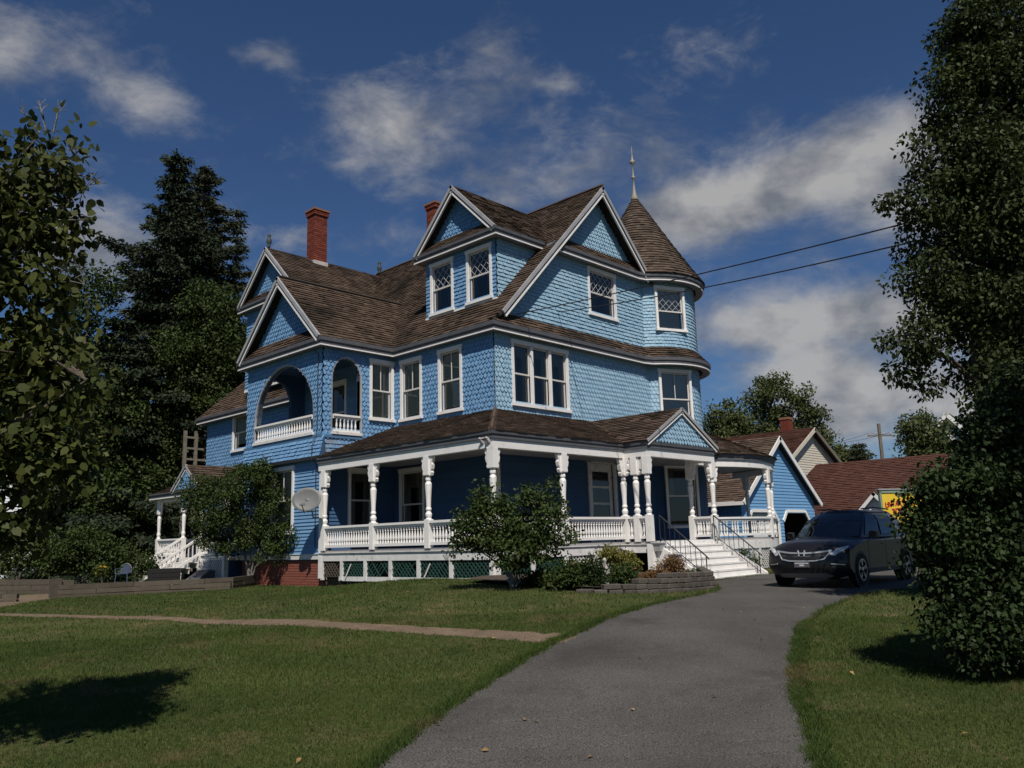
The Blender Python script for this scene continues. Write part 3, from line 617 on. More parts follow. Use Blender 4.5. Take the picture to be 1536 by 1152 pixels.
# ---- gabled dormers (left slope): front wall, cheeks, roof
def dormer(xf, yc, hw, ze, za, wins, xin, style):
    ov = .34; sd = (za-ze)/(hw+ov); v = lambda s: nrm((0, s, sd)); Ld = (hw+ov)/v(1)[1]; xe = lambda z: 2.97+(z-8.37)/RS
    for s in (1, -1):
        roof('dormer_roof', (xf-ov, yc-s*(hw+ov), ze), (1, 0, 0), v(s), [(0, .12), (.12, 0), (xe(ze)-xf+ov+.1, 0), (xe(za)-xf+ov+.15, Ld), (0, Ld)])
    M = plane((xf-ov+.02, 0, 0), (0, -1, 0), (-1, 0, 0)); rakeboards(M, [(-yc-hw-ov, ze+.03), (-yc, za+.02)], w=.22); rakeboards(M, [(-yc, za+.02), (-yc+hw+ov, ze+.03)], w=.22)
    mb = MB()
    for s in (1, -1): mb.add([(xf-ov+.03, yc, za-.09), (xf-ov+.03, yc+s*(hw+ov), ze-.05), (xf+.1, yc+s*(hw+ov), ze-.05), (xf+.1, yc, za-.09)], [(0, 1, 2, 3)])
    hb(mb, 'rake_soffit', 'soffit')
    Mf_ = plane((xf, 0, 0), (0, -1, 0), (-1, 0, 0)); zb = rz(xf)-.1
    wall('dormer_wall', Mf_, rect(-yc-hw, -yc+hw, zb, ze), wins, [], [('straight', zb+.12, ze-.2, None)])
    for w in wins: window(Mf_, *w, style=style, blind='curtain_dark', low=w[2]+.35, glass='glass_dark')
    mb = MB(); mb.prism(rect(-yc-hw-.03, -yc+hw+.03, zb+.02, zb+.14), Mf_, .0, .06); hb(mb, 'dormer_sill', 'white_paint')
    Mp = plane((xf+.06, 0, 0), (0, -1, 0), (-1, 0, 0)); wall('dormer_gable', Mp, [(-yc-hw-.1, ze-.05), (-yc+hw+.1, ze-.05), (-yc, za-.25)], [], [], [('scale', ze+.36, za-.25, None)])
    roof('pent_roof', (xf-ov, yc+hw+ov-.05, ze), (0, -1, 0), (.38, 0, .46), [(0, 0), (2*(hw+ov)-.1, 0), (2*(hw+ov)-.6, .58), (.5, .58)], pit=.14)
    xi = xe(ze)+.1
    for s, U in ((-1, (1, 0, 0)), (1, (-1, 0, 0))):
        Mc = plane((0, yc+s*hw, 0), U, (0, s, 0)); k = U[0]
        wall('dormer_cheek', Mc, [(k*xf, zb), (k*xf, ze-.02), (k*xi, ze-.02)] if k > 0 else [(k*xf, zb), (k*xi, ze-.02), (k*xf, ze-.02)], [], [], [('straight', zb+.1, ze-.1, 'paint_blue_pale' if s < 0 else None)])
    cornice([(xi-.3, yc+hw+ov), (xf-ov, yc+hw+ov), (xf-ov, yc-hw-ov), (xi-.3, yc-hw-ov)], ze-.29, ze+.0, inner=ov)
dormer(4.1, 5.62, 1.93, 12.12, 14.38, [(-7.28, -5.95, 9.62, 11.70), (-5.22, -3.88, 9.62, 11.70)], 6.5, 'diamond')
dormer(2.95, 17.34, 2.15, 12.45, 14.85, [(-18.3, -17.4, 9.8, 11.6)], 6.5, 'plain')
# ---- eaves
cornice([(2.97, 14.15), (-.25, 14.15), (-.25, 8.25), (2.97, 8.25), (2.97, 2.80), (11.75, 2.80)]+arcp(TR+.5, -138, 20, 26), 8.06, 8.37)
cornice([(6.3, 2.86), (11.8, 2.86)]+arcp(TR+.45, -140, 20, 26), 11.73, 12.03)
# ---- tower
CY = cyl(TR)
def cy(u, v, n): return CY(u, v, n)
d2u = lambda a: math.radians(a)*TR
TA = -113.5
def tmap():
    a = math.radians(TA); n = np.array((math.cos(a), math.sin(a), 0)); U = np.array((-n[1], n[0], 0)); return plane((TC[0]+n[0]*(TR-.05), TC[1]+n[1]*(TR-.05), 0), U, n)
TM = tmap(); hwt = .80; c0 = d2u(TA)
twins = [(-hwt, hwt, 1.35, 3.95), (-hwt, hwt, 5.45, 7.93), (-hwt+.06, hwt-.06, 9.62, 11.58)]
mb = MB(); holes = [(c0+a+.1, c0+b-.1, c+.12, d-.12) for a, b, c, d in twins]
a0, a1 = d2u(-200), d2u(60); nseg = 52
for i in range(nseg):
    u0, u1 = a0+(a1-a0)*i/nseg, a0+(a1-a0)*(i+1)/nseg; um = (u0+u1)/2; zs = [.3]
    for a, b, c, d in holes:
        if a < um < b: zs += [c, d]
    zs.append(12.4)
    for k in range(0, len(zs), 2): mb.add([CY(u0, zs[k], -.02), CY(u1, zs[k], -.02), CY(u1, zs[k+1], -.02), CY(u0, zs[k+1], -.02)], [(0, 1, 2, 3)])
tow = hb(mb, 'tower_wall', 'paint_blue_core')
cl = [rect(c0+a+.03, c0+b-.03, c+.03, d-.02) for a, b, c, d in twins]
for kind, z0, z1 in (('clap', .55, 5.0), ('scale', 5.0, 8.2), ('straight', 8.5, 9.35), ('straight', 9.35, 11.9)):
    mb = MB(); cladding(mb, cy, rect(d2u(-150), d2u(30), z0, z1), cl, kind, z0, z1); o = hb0(mb, 'clapboards' if kind == 'clap' else 'wall_shingles', 'paint_blue_porch_shade' if kind == 'clap' else 'paint_blue_pale', tow); o['kind'] = 'stuff'
window(TM, *twins[0], style='plain', blind='curtain_dark', low=2.6); window(TM, *twins[1], style='two', blind='blind_light', low=5.6); window(TM, *twins[2], style='diamond', blind='blind_light', low=9.7, split=.45)
def cone(name, R0, z0, R1, z1, m, pit, tab, a0=-180., a1=60., bell=0.0):
    Ls_ = math.hypot(R0-R1, z1-z0)
    def M(u, v, n):
        t = v/Ls_; r = R0+(R1-R0)*t-bell*math.sin(math.pi*min(1, max(0, t)))*.0+n; z = z0+(z1-z0)*t+n*.6; a = u/R0
        r += bell*(1-min(1, max(0, t)))**4
        return np.array((TC[0]+r*math.cos(a), TC[1]+r*math.sin(a), z))
    u0, u1 = math.radians(a0)*R0, math.radians(a1)*R0; n = 48; mb = MB()
    for i in range(n):
        for j in range(6):
            p, q = u0+(u1-u0)*i/n, u0+(u1-u0)*(i+1)/n; mb.add([M(p, Ls_*j/6, -.02), M(q, Ls_*j/6, -.02), M(q, Ls_*(j+1)/6, -.02), M(p, Ls_*(j+1)/6, -.02)], [(0, 1, 2, 3)])
    d = hb(mb, name, 'roof_deck'); sh = MB(); courses(sh, M, rect(u0, u1, 0, Ls_), pit, tab, scale=lambda t: R0/max(.12, R0+(R1-R0)*t/Ls_)*1.0001)
    o = hb0(sh, 'roof_shingles', m, d); o['kind'] = 'stuff'; return d
cone('tower_roof', TR+.42, 12.05, .05, 16.62, 'shingle_tower', .17, .24, -185, 175, bell=.10)
cone('tower_pent', TR+.48, 8.37, TR-.02, 8.92, 'shingle_brown', .14, .24, -150, 40)
mb = MB(); mb.lathe([(.02, 16.4), (.16, 16.48), (.17, 16.6), (.09, 16.85), (.05, 17.2), (.035, 17.55), (.10, 17.62), (.10, 17.66), (.03, 17.74), (.028, 18.3), (.13, 18.38), (.12, 18.46), (.05, 18.55), (.02, 18.8), (.004, 19.25)], (TC[0], TC[1], 0), 12); hb(mb, 'tower_finial', 'finial_metal', smooth=True)
# ---- chimneys, with every course laid in bricks
def chimney(x0, x1, y0, y1, z0, z1):
    mb = MB(); mb.box(x0+.02, x1-.02, y0+.02, y1-.02, z0, z1-.02); c = hb(mb, 'chimney', 'mortar'); bm = MB(); z = z0; i = 0
    while z < z1-.05:
        g = .06 if z > z1-.33 else 0
        for (ax, a, b) in (('x', x0-g, x1+g), ('y', y0-g, y1+g)):
            u = a-(.13 if i % 2 else 0)
            while u < b:
                p, q = max(a, u), min(b, u+.25); u += .265
                if q-p < .03: continue
                e = random.uniform(-.004, .006)
                if ax == 'x': bm.box(p, q, y0-g-e, y0-g+.08, z, z+.075); bm.box(p, q, y1+g-.08, y1+g+e, z, z+.075)
                else: bm.box(x0-g-e, x0-g+.08, p+.002, q-.002, z+.001, z+.074); bm.box(x1+g-.08, x1+g+e, p+.002, q-.002, z+.001, z+.074)
        z += .10; i += 1
    o = hb0(bm, 'bricks', 'brick_red', c); o['kind'] = 'stuff'
    mb = MB(); mb.box(x0-.1, x1+.1, y0-.1, y1+.1, z1-.06, z1+.03); hb0(mb, 'cap', 'brick_cap', c)
    mb = MB(); mb.sweep([(x0-.01, y1+.01), (x0-.01, y0-.01), (x1+.01, y0-.01), (x1+.01, y1+.01)], [(.012, z0+.35), (.03, z0+.35), (.03, z0+.62), (.012, z0+.62)]); hb0(mb, 'flashing', 'lead', c)
chimney(5.0, 5.72, 17.0, 17.68, 14.1, 17.38); chimney(9.1, 9.75, 12.75, 13.4, 14.3, 17.55)
# ridge ornaments
for (x, y, z) in ((2.75, 17.34, 14.86), (9.3, 17.5, 15.05)):
    mb = MB(); mb.lathe([(.05, 0), (.06, .06), (.08, .1), (.06, .14), (.11, .24), (.125, .36), (.10, .46), (.06, .52), (.085, .58), (.08, .66), (.03, .72), (.01, .75)], (x, y, z), 10); o = hb(mb, 'ridge_ornament', 'finial_dark', smooth=True)
# ================================================================== PORCH (drawing units)
FZ, BZ0, BZ1, EZ, TZ = .87, 3.58, 3.84, 4.06, 5.38       # floor, beam bottom/top, eave, roof top at wall
PR_ = 5.05
porch_line = [(0, 8.5), (0, 0), (6.1, 0), (6.1, -.9), (10.1, -.9), (10.1, 0), (11.95, .06)]+arcp(PR_, -117, -15, 22)[0:]
mb = MB(); pa = [(p[0], p[1]) for p in porch_line]
poly = pa+[(16.5, 7), (12, 3.0), (3.2, 3.0), (3.2, 8.5)]
flat = lambda u, v, n: np.array((u, v, n))
mb.prism(poly, flat, FZ-.09, FZ); hb(mb, 'porch_floor', 'porch_floor')
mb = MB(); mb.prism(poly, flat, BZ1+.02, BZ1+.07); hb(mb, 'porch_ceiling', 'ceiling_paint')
mb = MB(); mb.sweep(porch_line, [(-.10, BZ0), (.10, BZ0), (.10, BZ1), (-.10, BZ1)]); hb(mb, 'porch_beam', 'white_paint')
eave = [(-.17, 8.52), (-.17, -.17), (5.92, -.17), (5.92, -1.07), (10.28, -1.07), (10.28, -.14), (11.88, -.10)]+arcp(PR_+.18, -116.5, -15, 22)
mb = MB(); mb.sweep(eave, [(-.20, BZ1+.0), (-.02, BZ1+.0), (-.02, EZ-.02), (-.20, EZ-.02)]); pc = hb(mb, 'porch_cornice', 'trim_grey')
mb = MB(); mb.sweep(eave, [(-.019, BZ1+.10), (.015, BZ1+.12), (.03, EZ), (-.019, EZ)]); hb0(mb, 'gutter', 'trim_grey', pc)
# porch roof
vA = nrm((XL+.2, 0, TZ-EZ)); LA = (XL+.2)/vA[0]; vF = nrm((0, YF+.2, TZ-EZ)); LF = (YF+.2)/vF[1]
roof('porch_roof', (-.2, -.2, EZ), (0, 1, 0), vA, [(.05, 0), (8.72, 0), (8.72, LA), (3.33, LA)], m='shingle_porch', pit=.18, tab=.34)
roof('porch_roof', (-.2, -.2, EZ), (1, 0, 0), vF, [(.05, 0), (12.2, 0), (12.8, LF), (3.48, LF)], m='shingle_porch', pit=.18, tab=.34)
cone('tower_porch_roof', PR_+.22, EZ, TR-.02, TZ+.05, 'shingle_porch', .155, .30, -119, -8)
mb = MB(); mb.tube([(-.2, -.2, EZ+.05), (XL, YF, TZ+.05)], .05, 6); hb(mb, 'hip_cap', 'shingle_porch')
# entry gable
ya, za, zb_ = -1.09, 5.32, 4.07; xm = 8.10; hwg = 2.22
ve = lambda s: nrm((s, 0, za-zb_)); se = lambda s: nrm((s*hwg, 0, za-zb_)); Le = math.hypot(hwg, za-zb_)
roof('entry_roof', (xm-hwg, ya-.04, zb_), (0, 1, 0), se(1), [(0, 0), (1.0, 0), (4.2, Le), (0, Le)], m='shingle_porch', pit=.16, tab=.36); roof('entry_roof', (xm+hwg, ya-.04, zb_), (0, 1, 0), se(-1), [(0, 0), (1.0, 0), (4.2, Le), (0, Le)], m='shingle_porch', pit=.16, tab=.36)
ME = plane((0, ya, 0), (1, 0, 0), (0, -1, 0)); rakeboards(ME, [(xm-hwg, zb_+.02), (xm, za+.02)], w=.17, n0=-.02, n1=.06); rakeboards(ME, [(xm, za+.02), (xm+hwg, zb_+.02)], w=.17, n0=-.02, n1=.06)
ME2 = plane((0, ya+.08, 0), (1, 0, 0), (0, -1, 0)); wall('entry_pediment', ME2, [(xm-hwg+.15, zb_-.1), (xm+hwg-.15, zb_-.1), (xm, za-.14)], [], [], [('scale', zb_, za-.14, 'paint_blue_pale')], thick=.1)
# ---- turned posts: one mesh shared, brackets as sub-parts
def post_mesh(zt=BZ0):
    mb = MB(); a = .10; mb.box(-a, a, -a, a, 0, .84)
    mb.lathe([(.10, .84), (.075, .88), (.095, .93), (.105, .99), (.075, 1.05), (.06, 1.08), (.085, 1.11), (.09, 1.15), (.068, 1.2), (.078, 1.45), (.098, 1.75), (.105, 1.88), (.085, 1.93), (.065, 1.96), (.088, 2.0), (.09, 2.05), (.065, 2.1), (.10, 2.16)], (0, 0, 0), 12)
    mb.box(-a-.012, a+.012, -a-.012, a+.012, 2.15, zt-FZ); return mb
BR = [(.1, 2.12), (.17, 2.14), (.20, 2.22), (.165, 2.27), (.21, 2.33), (.24, 2.45), (.21, 2.52), (.245, 2.58), (.26, 2.66), (.255, 2.705), (.1, 2.705)]
pm = post_mesh(); pme = None; bme = {}
def porch_post(x, y, dirs, rz=0.0, worn=False):
    global pme
    loc = np.array((x, y, FZ))*S-HL
    if pme is None: o = post_mesh().build('porch_post', 'white_paint', house, S); pme = o.data
    else: o = link('porch_post', pme, None, house)
    o.location = loc; o.rotation_euler = (0, 0, rz)
    for d in dirs:
        if d not in bme:
            a = math.radians(d); U = (math.cos(a), math.sin(a), 0); Nn = (-math.sin(a), math.cos(a), 0); mb = MB(); mb.prism(BR, plane((0, 0, 0), U, Nn), -.055, .055)
            b = mb.build('bracket', 'white_paint', o, S); bme[d] = b.data
        else: b = link('bracket', bme[d], None, o)
    return o
for y in (8.22, 5.47, 2.75): porch_post(0, y, (90, 270) if y < 8 else (270,))
porch_post(0, 0, (90, 0)); porch_post(2.97, 0, (0, 180)); porch_post(6.04, 0, (180, 270)); porch_post(6.1, -.45, (90, 270)); porch_post(6.1, -.9, (90, 0)); porch_post(10.1, -.9, (180, 90)); porch_post(10.1, 0, (270, 0))
angs = (-119, -80, -52, -24)
for a in angs:
    r = math.radians(a); porch_post(TC[0]+PR_*math.cos(r), TC[1]+PR_*math.sin(r), (90, 270), rz=r)
mb = MB(); mb.box(-.06, .05, 8.3, 8.50, -.05, BZ1-.02); hb(mb, 'corner_board', 'white_paint')
mb = MB(); mb.box(XL-.06, XL+.1, YF-.06, YF+.1, FZ, BZ1); hb(mb, 'corner_board', 'white_worn')
# ---- balustrades
bal = None
def baluster_mesh(h):
    mb = MB(); k = h; mb.lathe([(.034, 0), (.034, .12*k), (.018, .15*k), (.034, .22*k), (.041, .33*k), (.032, .5*k), (.02, .68*k), (.016, .74*k), (.032, .8*k), (.018, .86*k), (.034, .9*k), (.034, k)], (0, 0, 0), 6); return mb
balm = {}
def railing(p0, p1, z0=FZ+.09, z1=FZ+.80, sp=.132, name='railing', m='white_paint', cap=.17, trimz=None):
    """rails as the part, every baluster its own piece"""
    p0, p1 = np.array(p0, float), np.array(p1, float); d = p1-p0; Lg = np.linalg.norm(d); mb = MB()
    mb.beam((*p0, z1-.035), (*p1, z1-.035), cap, .07); mb.beam((*p0, z1-.11), (*p1, z1-.11), .07, .08)
    r = hb(mb, name, m); mb = MB(); mb.beam((*p0, z0+.045), (*p1, z0+.045), .11, .09); hb0(mb, 'bottom_rail', m, r); h = round(z1-.15-(z0+.09), 3); n = max(1, int(round(Lg/sp))-1)
    for i in range(n):
        q = p0+d*(i+1)/(n+1); loc = np.array((q[0], q[1], z0+.09))*S-HL
        if h not in balm: o = baluster_mesh(h).build('baluster', m, r, S); balm[h] = o.data
        else: o = link('baluster', balm[h], None, r)
        o.location = loc
e = .11
for y0, y1 in ((8.22, 5.47), (5.47, 2.75), (2.75, 0)): railing((0, y0-e), (0, y1+e))
railing((e, 0), (2.97-e, 0)); railing((2.97+e, 0), (6.04-e, 0)); railing((6.1, -.1), (6.1, -.36), sp=.1); railing((6.1, -.55), (6.1, -.8), sp=.1); railing((10.1, -.8), (10.1, -.1), sp=.12); railing((10.1+e, 0), (11.75, .10))
for a0, a1 in zip(angs[:-1], angs[1:]):
    q = arcp(PR_, a0+1.4, a1-1.4, 6 if a1-a0 > 30 else 4)
    for u, v in zip(q[:-1], q[1:]): railing(u, v, sp=.15)
# ---- skirt boards, uprights and lattice
mb = MB(); mb.sweep([(0, 8.45), (0, 0), (6.1, 0), (6.1, -.9)], [(-.03, .52), (.05, .52), (.05, .775), (.09, .778), (.09, .80), (-.03, .80)]); hb(mb, 'skirt_board', 'white_worn')
mb = MB(); mb.sweep([(10.1, -.9), (10.1, 0), (11.95, .06)]+arcp(PR_, -117, -15, 22), [(-.03, .48), (.05, .48), (.05, .80), (-.03, .80)]); hb(mb, 'skirt_board', 'white_worn')
mb = MB(); mb.sweep([(0, 7.3), (0, 0), (5.9, 0)], [(-.03, -.12), (.04, -.12), (.04, .02), (-.03, .02)]); hb(mb, 'base_board', 'white_worn')
def lattice(M, a, b, z0, z1, m, broken=0.0, name='lattice_panel'):
    mb = MB(); st = .16; H = z1-z0; W = b-a
    for sg in (1, -1):
        x = -H
        while x < W:
            lo, hi = max(0, -x), min(H, W-x)
            if hi-lo > .05 and random.random() > broken:
                j = random.uniform(-.02, .02)*(1 if broken else 0)
                q = [(x+lo, lo), (x+hi+j, hi)]; q = [(u if sg > 0 else W-u, z) for u, z in q]
                n = .0 if sg > 0 else .014
                mb.beam(M(a+q[0][0], z0+q[0][1], n), M(a+q[1][0], z0+q[1][1], n), .042, .010, up=M(0, 0, 1)-M(0, 0, 0))
            x += st
    return hb(mb, name, m)
PLt = plane((.0, 0, 0), (0, -1, 0), (-1, 0, 0)); ys = [8.30, 7.15, 5.85, 4.55, 3.2, 1.75, .1]
for i, y in enumerate(ys):
    mb = MB(); mb.prism(rect(-y-.07, -y+.07, -.1, .55), PLt, -.05, .055); hb(mb, 'skirt_upright', 'white_worn')
    if i < 6: lattice(PLt, -y+.08, -ys[i+1]-.08, 0.0, .53, 'lattice_green' if i else 'timber_grey', .12)
for i in (1, 4):   # loose white slats leaning out of the panels
    mb = MB(); y = ys[i]; mb.beam((-.07, y-.25, -.05), (-.05, y-.55, .42), .05, .012, up=(1, 0, 0)); hb(mb, 'loose_slat', 'lattice_white')
PFt = plane((0, 0, 0), (1, 0, 0), (0, -1, 0)); xs = [.1, 1.5, 2.95, 4.4, 5.85]
for i, x in enumerate(xs):
    mb = MB(); mb.prism(rect(x-.07, x+.07, -.2, .55), PFt, -.05, .055); hb(mb, 'skirt_upright', 'white_worn')
    if i < 4: lattice(PFt, x+.08, xs[i+1]-.08, -.12, .53, 'lattice_white' if i > 1 else 'lattice_green', .1)
for i in range(8):
    a, b = -116+i*11, -116+(i+1)*11; p, q = arcp(PR_, a, b, 1); p, q = np.array(p), np.array(q); U = np.append(nrm(q-p), 0); M = plane((p[0], p[1], 0), U, (U[1], -U[0], 0)); W = float(np.linalg.norm(q-p))
    lattice(M, .08, W-.08, -.3, .48, 'lattice_white'); mb = MB(); mb.prism(rect(-.06, .06, -.35, .5), M, -.04, .05); hb(mb, 'skirt_upright', 'white_worn')
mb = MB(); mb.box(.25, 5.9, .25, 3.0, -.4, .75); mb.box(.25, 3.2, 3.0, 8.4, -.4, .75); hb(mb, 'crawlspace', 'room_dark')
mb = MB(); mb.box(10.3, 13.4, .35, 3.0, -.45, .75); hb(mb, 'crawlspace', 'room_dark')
# brick foundation of the bay and far wing: course by course
mb = MB(); mb.box(.12, 3.2, 8.4, 14.0, -.5, .60); mb.box(3.1, 15, 14.0, 23.1, -.6, .5); fo_ = hb(mb, 'foundation', 'mortar')
bm = MB(); z = -.45; i = 0
while z < .56:
    y = 8.35-(.13 if i % 2 else 0)
    while y < 13.95: bm.box(.075+random.uniform(-.004, .004), .16, max(8.36, y), min(13.97, y+.24), z, z+.075); y += .255
    z += .09; i += 1
o = hb0(bm, 'bricks', 'foundation_brick', fo_); o['kind'] = 'stuff'
mb = MB(); mb.sweep([(3.0, 13.97), (.05, 13.97), (.05, 8.45)], [(-.02, .58), (.05, .58), (.05, .74), (.08, .76), (-.02, .78)]); hb(mb, 'water_table', 'white_worn')
# ---- front door
mb = MB(); M = PF; a, b, c, d = DOOR; wf = MB()
for q in (rect(a, a+.16, FZ, d), rect(b-.16, b, FZ, d), rect(a-.03, b+.03, d-.14, d+.02)): wf.prism(q, M, 0, .08)
df = hb(wf, 'door_frame', 'white_worn'); A, B = a+.16, b-.16; st = .2
mb.prism(rect(A, B, FZ, d-.14), M, -.10, -.05, holes=[rect(A+st, B-st, FZ+.85+.62*k, FZ+.85+.62*k+.54) for k in range(3)]); dl = hb(mb, 'front_door', 'white_worn')
for k in range(3):
    g = MB(); z = FZ+.85+.62*k; g.add([M(A+st, z, -.07), M(B-st, z, -.07), M(B-st, z+.54, -.07), M(A+st, z+.54, -.07)], [(0, 1, 2, 3)]); hb0(g, 'pane', 'glass_dark', dl)
g = niche(M, A-.02, B+.02, FZ, d-.1, -.11, -.9); hb0(g, 'dark_hall', 'room_dark', dl)
g = MB(); g.lathe([(.02, 0), (.02, .05), (.045, .07), (.045, .1), (.01, .12)], (A+.1, 0, 0), 8, axis=1); V = np.array(g.v); V[:, 1] = YF+.05-V[:, 1]; V[:, 2] += FZ+.95; g.v = [tuple(p) for p in V]; hb0(g, 'handle', 'dark_metal', dl)
# ---- entry steps
nst = 6; X0, X1 = 6.35, 9.95; zg = -.33
for i in range(nst):
    zt = FZ-(FZ-zg)*(i+1)/nst+ (FZ-zg)/nst*0; y0 = -.95-.29*i; top = FZ-(FZ-zg)*i/nst
    if i > 0 or True:
        mb = MB(); mb.box(X0, X1, y0-.33, y0+.02, top-(FZ-zg)/nst-.0, top-(FZ-zg)/nst+.045); t = hb(mb, 'step_tread', 'white_worn')
    mb = MB(); mb.box(X0+.05, X1-.05, y0-.02, y0+.01, zg-.1, top-.0); hb(mb, 'step_riser', 'white_paint')
for x in (X0-.12, X1+.12):
    mb = MB(); M = plane((x, 0, 0), (0, -1, 0), (1, 0, 0)); mb.prism([(.9, -.45), (.9, .80), (1.1, .78), (2.75, -.25), (2.75, -.45)], M, -.06, .06); hb(mb, 'stringer', 'white_paint')
mb = MB(); mb.box(5.95, 6.3, -1.05, -.85, -.45, .80); hb(mb, 'step_pier', 'white_paint'); mb = MB(); mb.box(10.0, 10.3, -1.05, -.85, -.45, .80); hb(mb, 'step_pier', 'white_paint')
lattice(plane((0, -1.0, 0), (1, 0, 0), (0, -1, 0)), 6.32, 6.62, -.35, .6, 'lattice_white')
Ml = plane((6.12, 0, 0), (0, -1, 0), (-1, 0, 0)); lattice(Ml, 1.05, 1.75, -.4, .35, 'lattice_white')
# black iron handrails with pickets
for x in (6.5, 9.85):
    mb = MB(); p0 = np.array((x, -1.0, FZ+.82)); p1 = np.array((x, -2.62, zg+.72)); mb.tube([p0, p1, p1+[0, -.1, -.10]], .022, 6); mb.tube([p0-[0, 0, .7], p1-[0, 0, .62]], .014, 6)
    hr = hb(mb, 'handrail', 'dark_metal')
    for i in range(10):
        t = i/9; q = p0*(1-t)+p1*t; lo = zg-.1 if i == 9 else (FZ-.02 if i == 0 else q[2]-.66); mb = MB(); r_ = .02 if i in (0, 9) else .011; mb.tube([(q[0], q[1], lo), q], r_, 6); hb0(mb, 'picket', 'dark_metal', hr)
# ---- balcony balustrades
def bal_rail(p0, p1): railing(p0, p1, z0=5.02, z1=5.66, sp=.17, name='balcony_railing')
bal_rail((XB-.02, 13.08), (XB-.02, 9.10)); bal_rail((.48, YB0-.02), (1.62, YB0-.02))
mb = MB(); mb.box(XB-.12, XB+.1, 9.0, 13.2, 4.93, 5.03); hb(mb, 'balcony_sill', 'white_worn'); mb = MB(); mb.box(.4, 1.7, YB0-.12, YB0+.1, 4.931, 5.03); hb(mb, 'balcony_sill', 'white_worn')
# floodlight pair at the porch corner
for k, (dx, dy) in enumerate(((-.16, .28), (-.16, .02))):
    mb = MB(); mb.tube([(-.12, .15, 3.86), (dx-.06, dy, 3.84)], .02, 6); mb.lathe([(.03, -.02), (.045, .05), (.085, .16), (.08, .165)], (0, 0, 0), 10)
    V = np.array(mb.v); n = 12; R_ = np.array([[.7, 0, -.7], [0, 1, 0], [.7, 0, .7]]); L = len(V)-40; V[L:] = V[L:]@np.array([[.6, 0, .8], [0, 1, 0], [-.8, 0, .6]]).T*np.array((1, 1, -1))+np.array((dx-.05, dy, 3.85)); mb.v = [tuple(p) for p in V]; hb(mb, 'floodlight', 'lead')
# cable down the bay corner
mb = MB(); mb.tube([(XB-.32, 8.72, 8.0), (XB-.07, 8.74, 7.8), (XB-.07, 8.76, 5.0), (XB-.25, 8.78, 4.5), (XB-.26, 8.78, 4.0), (XB-.06, 8.8, 3.9), (XB-.06, 8.8, 1.0)], .016, 5); hb(mb, 'cable', 'dark_metal')
# ================================================================== SIDE ENTRY (part of the same house)
sx, sy0, sy1, sz = -.5, 14.0, 20.4, .72
mb = MB(); mb.box(sx, XW, sy0, sy1, sz-.12, sz); hb(mb, 'side_porch_floor', 'white_worn')
mb = MB(); mb.sweep([(XW, sy1), (sx, sy1), (sx, sy0)], [(-.08, 3.12), (.08, 3.12), (.08, 3.36), (-.08, 3.36)]); hb(mb, 'side_porch_beam', 'white_paint')
vS = nrm((2.4, 0, 1.0)); 
roof('side_porch_roof', (sx-.3, 14.0, 3.45), (0, 1, 0), vS, [(0, 0), (6.7, 0), (4.6, 4.1), (0, 4.1)], m='shingle_brown', pit=.16); roof('side_porch_roof', (sx-.3, 20.7, 3.45), (1, 0, 0), nrm((0, -2.1, 1.58)), [(0, 0), (3.9, 0), (3.9, 2.6)], m='shingle_brown', pit=.16)  # darker shingle colour stands in for shade over the side porch
cornice([(XW, 20.7), (sx-.3, 20.7), (sx-.3, 14.0)], 3.24, 3.46)
gy0, gy1 = 16.1, 18.3; gm = (gy0+gy1)/2; Mg = plane((sx-.28, 0, 0), (0, -1, 0), (-1, 0, 0))
for s in (1, -1): roof('side_porch_gable_roof', (sx-.36, gm-s*(1.1+.2), 3.5), (1, 0, 0), nrm((0, s*1.3, 1.0)), [(0, 0), (.6, 0), (2.6, 1.64), (0, 1.64)], m='shingle_brown', pit=.16)
wall('side_porch_pediment', Mg, [(-gy1, 3.46), (-gy0, 3.46), (-gm, 4.32)], [], [], [('scale', 3.5, 4.3, None)], thick=.08)
rakeboards(Mg, [(-gm-1.3, 3.52), (-gm, 4.52)], w=.16, n1=.1); rakeboards(Mg, [(-gm, 4.52), (-gm+1.3, 3.52)], w=.16, n1=.1)
def side_post(y):
    mb = MB(); a = .09; mb.box(sx-a, sx+a, y-a, y+a, -.2, sz+.82); mb.lathe([(.09, .82), (.06, .9), (.085, 1.0), (.06, 1.1), (.075, 1.5), (.085, 1.7), (.06, 1.8), (.09, 1.9)], (sx, y, sz), 8); mb.box(sx-a, sx+a, y-a, y+a, sz+1.88, 3.12); p = hb(mb, 'side_porch_post', 'white_paint')
    for s in (1, -1):
        b = MB(); b.prism([(s*u*.8, z) for u, z in [(.09/.8, 1.86), (.2, 1.95), (.18, 2.1), (.24, 2.25), (.25, 2.39), (.09/.8, 2.39)]], plane((sx, y, sz), (0, 1, 0), (1, 0, 0)), -.04, .04); hb0(b, 'bracket', 'white_paint', p)
for y in (20.3, 17.9, 16.25, 14.2): side_post(y)
railing((sx, 20.2), (sx, 18.0), z0=sz+.06, z1=sz+.8, sp=.16, name='side_railing'); railing((sx, 16.15), (sx, 14.3), z0=sz+.06, z1=sz+.8, sp=.16, name='side_railing'); railing((2.8, 20.3), (sx+.1, 20.3), z0=sz+.06, z1=sz+.8, sp=.16, name='side_railing')
for i in range(5):
    z = sz-.21*(i+1); x = sx-.1-.33*i; mb = MB(); mb.box(x-.32, x+.03, 16.3, 17.85, z, z+.04); hb(mb, 'side_step', 'white_worn'); mb = MB(); mb.box(x-.0, x+.02, 16.32, 17.83, z-.2, z+.2); hb(mb, 'side_riser', 'white_worn')
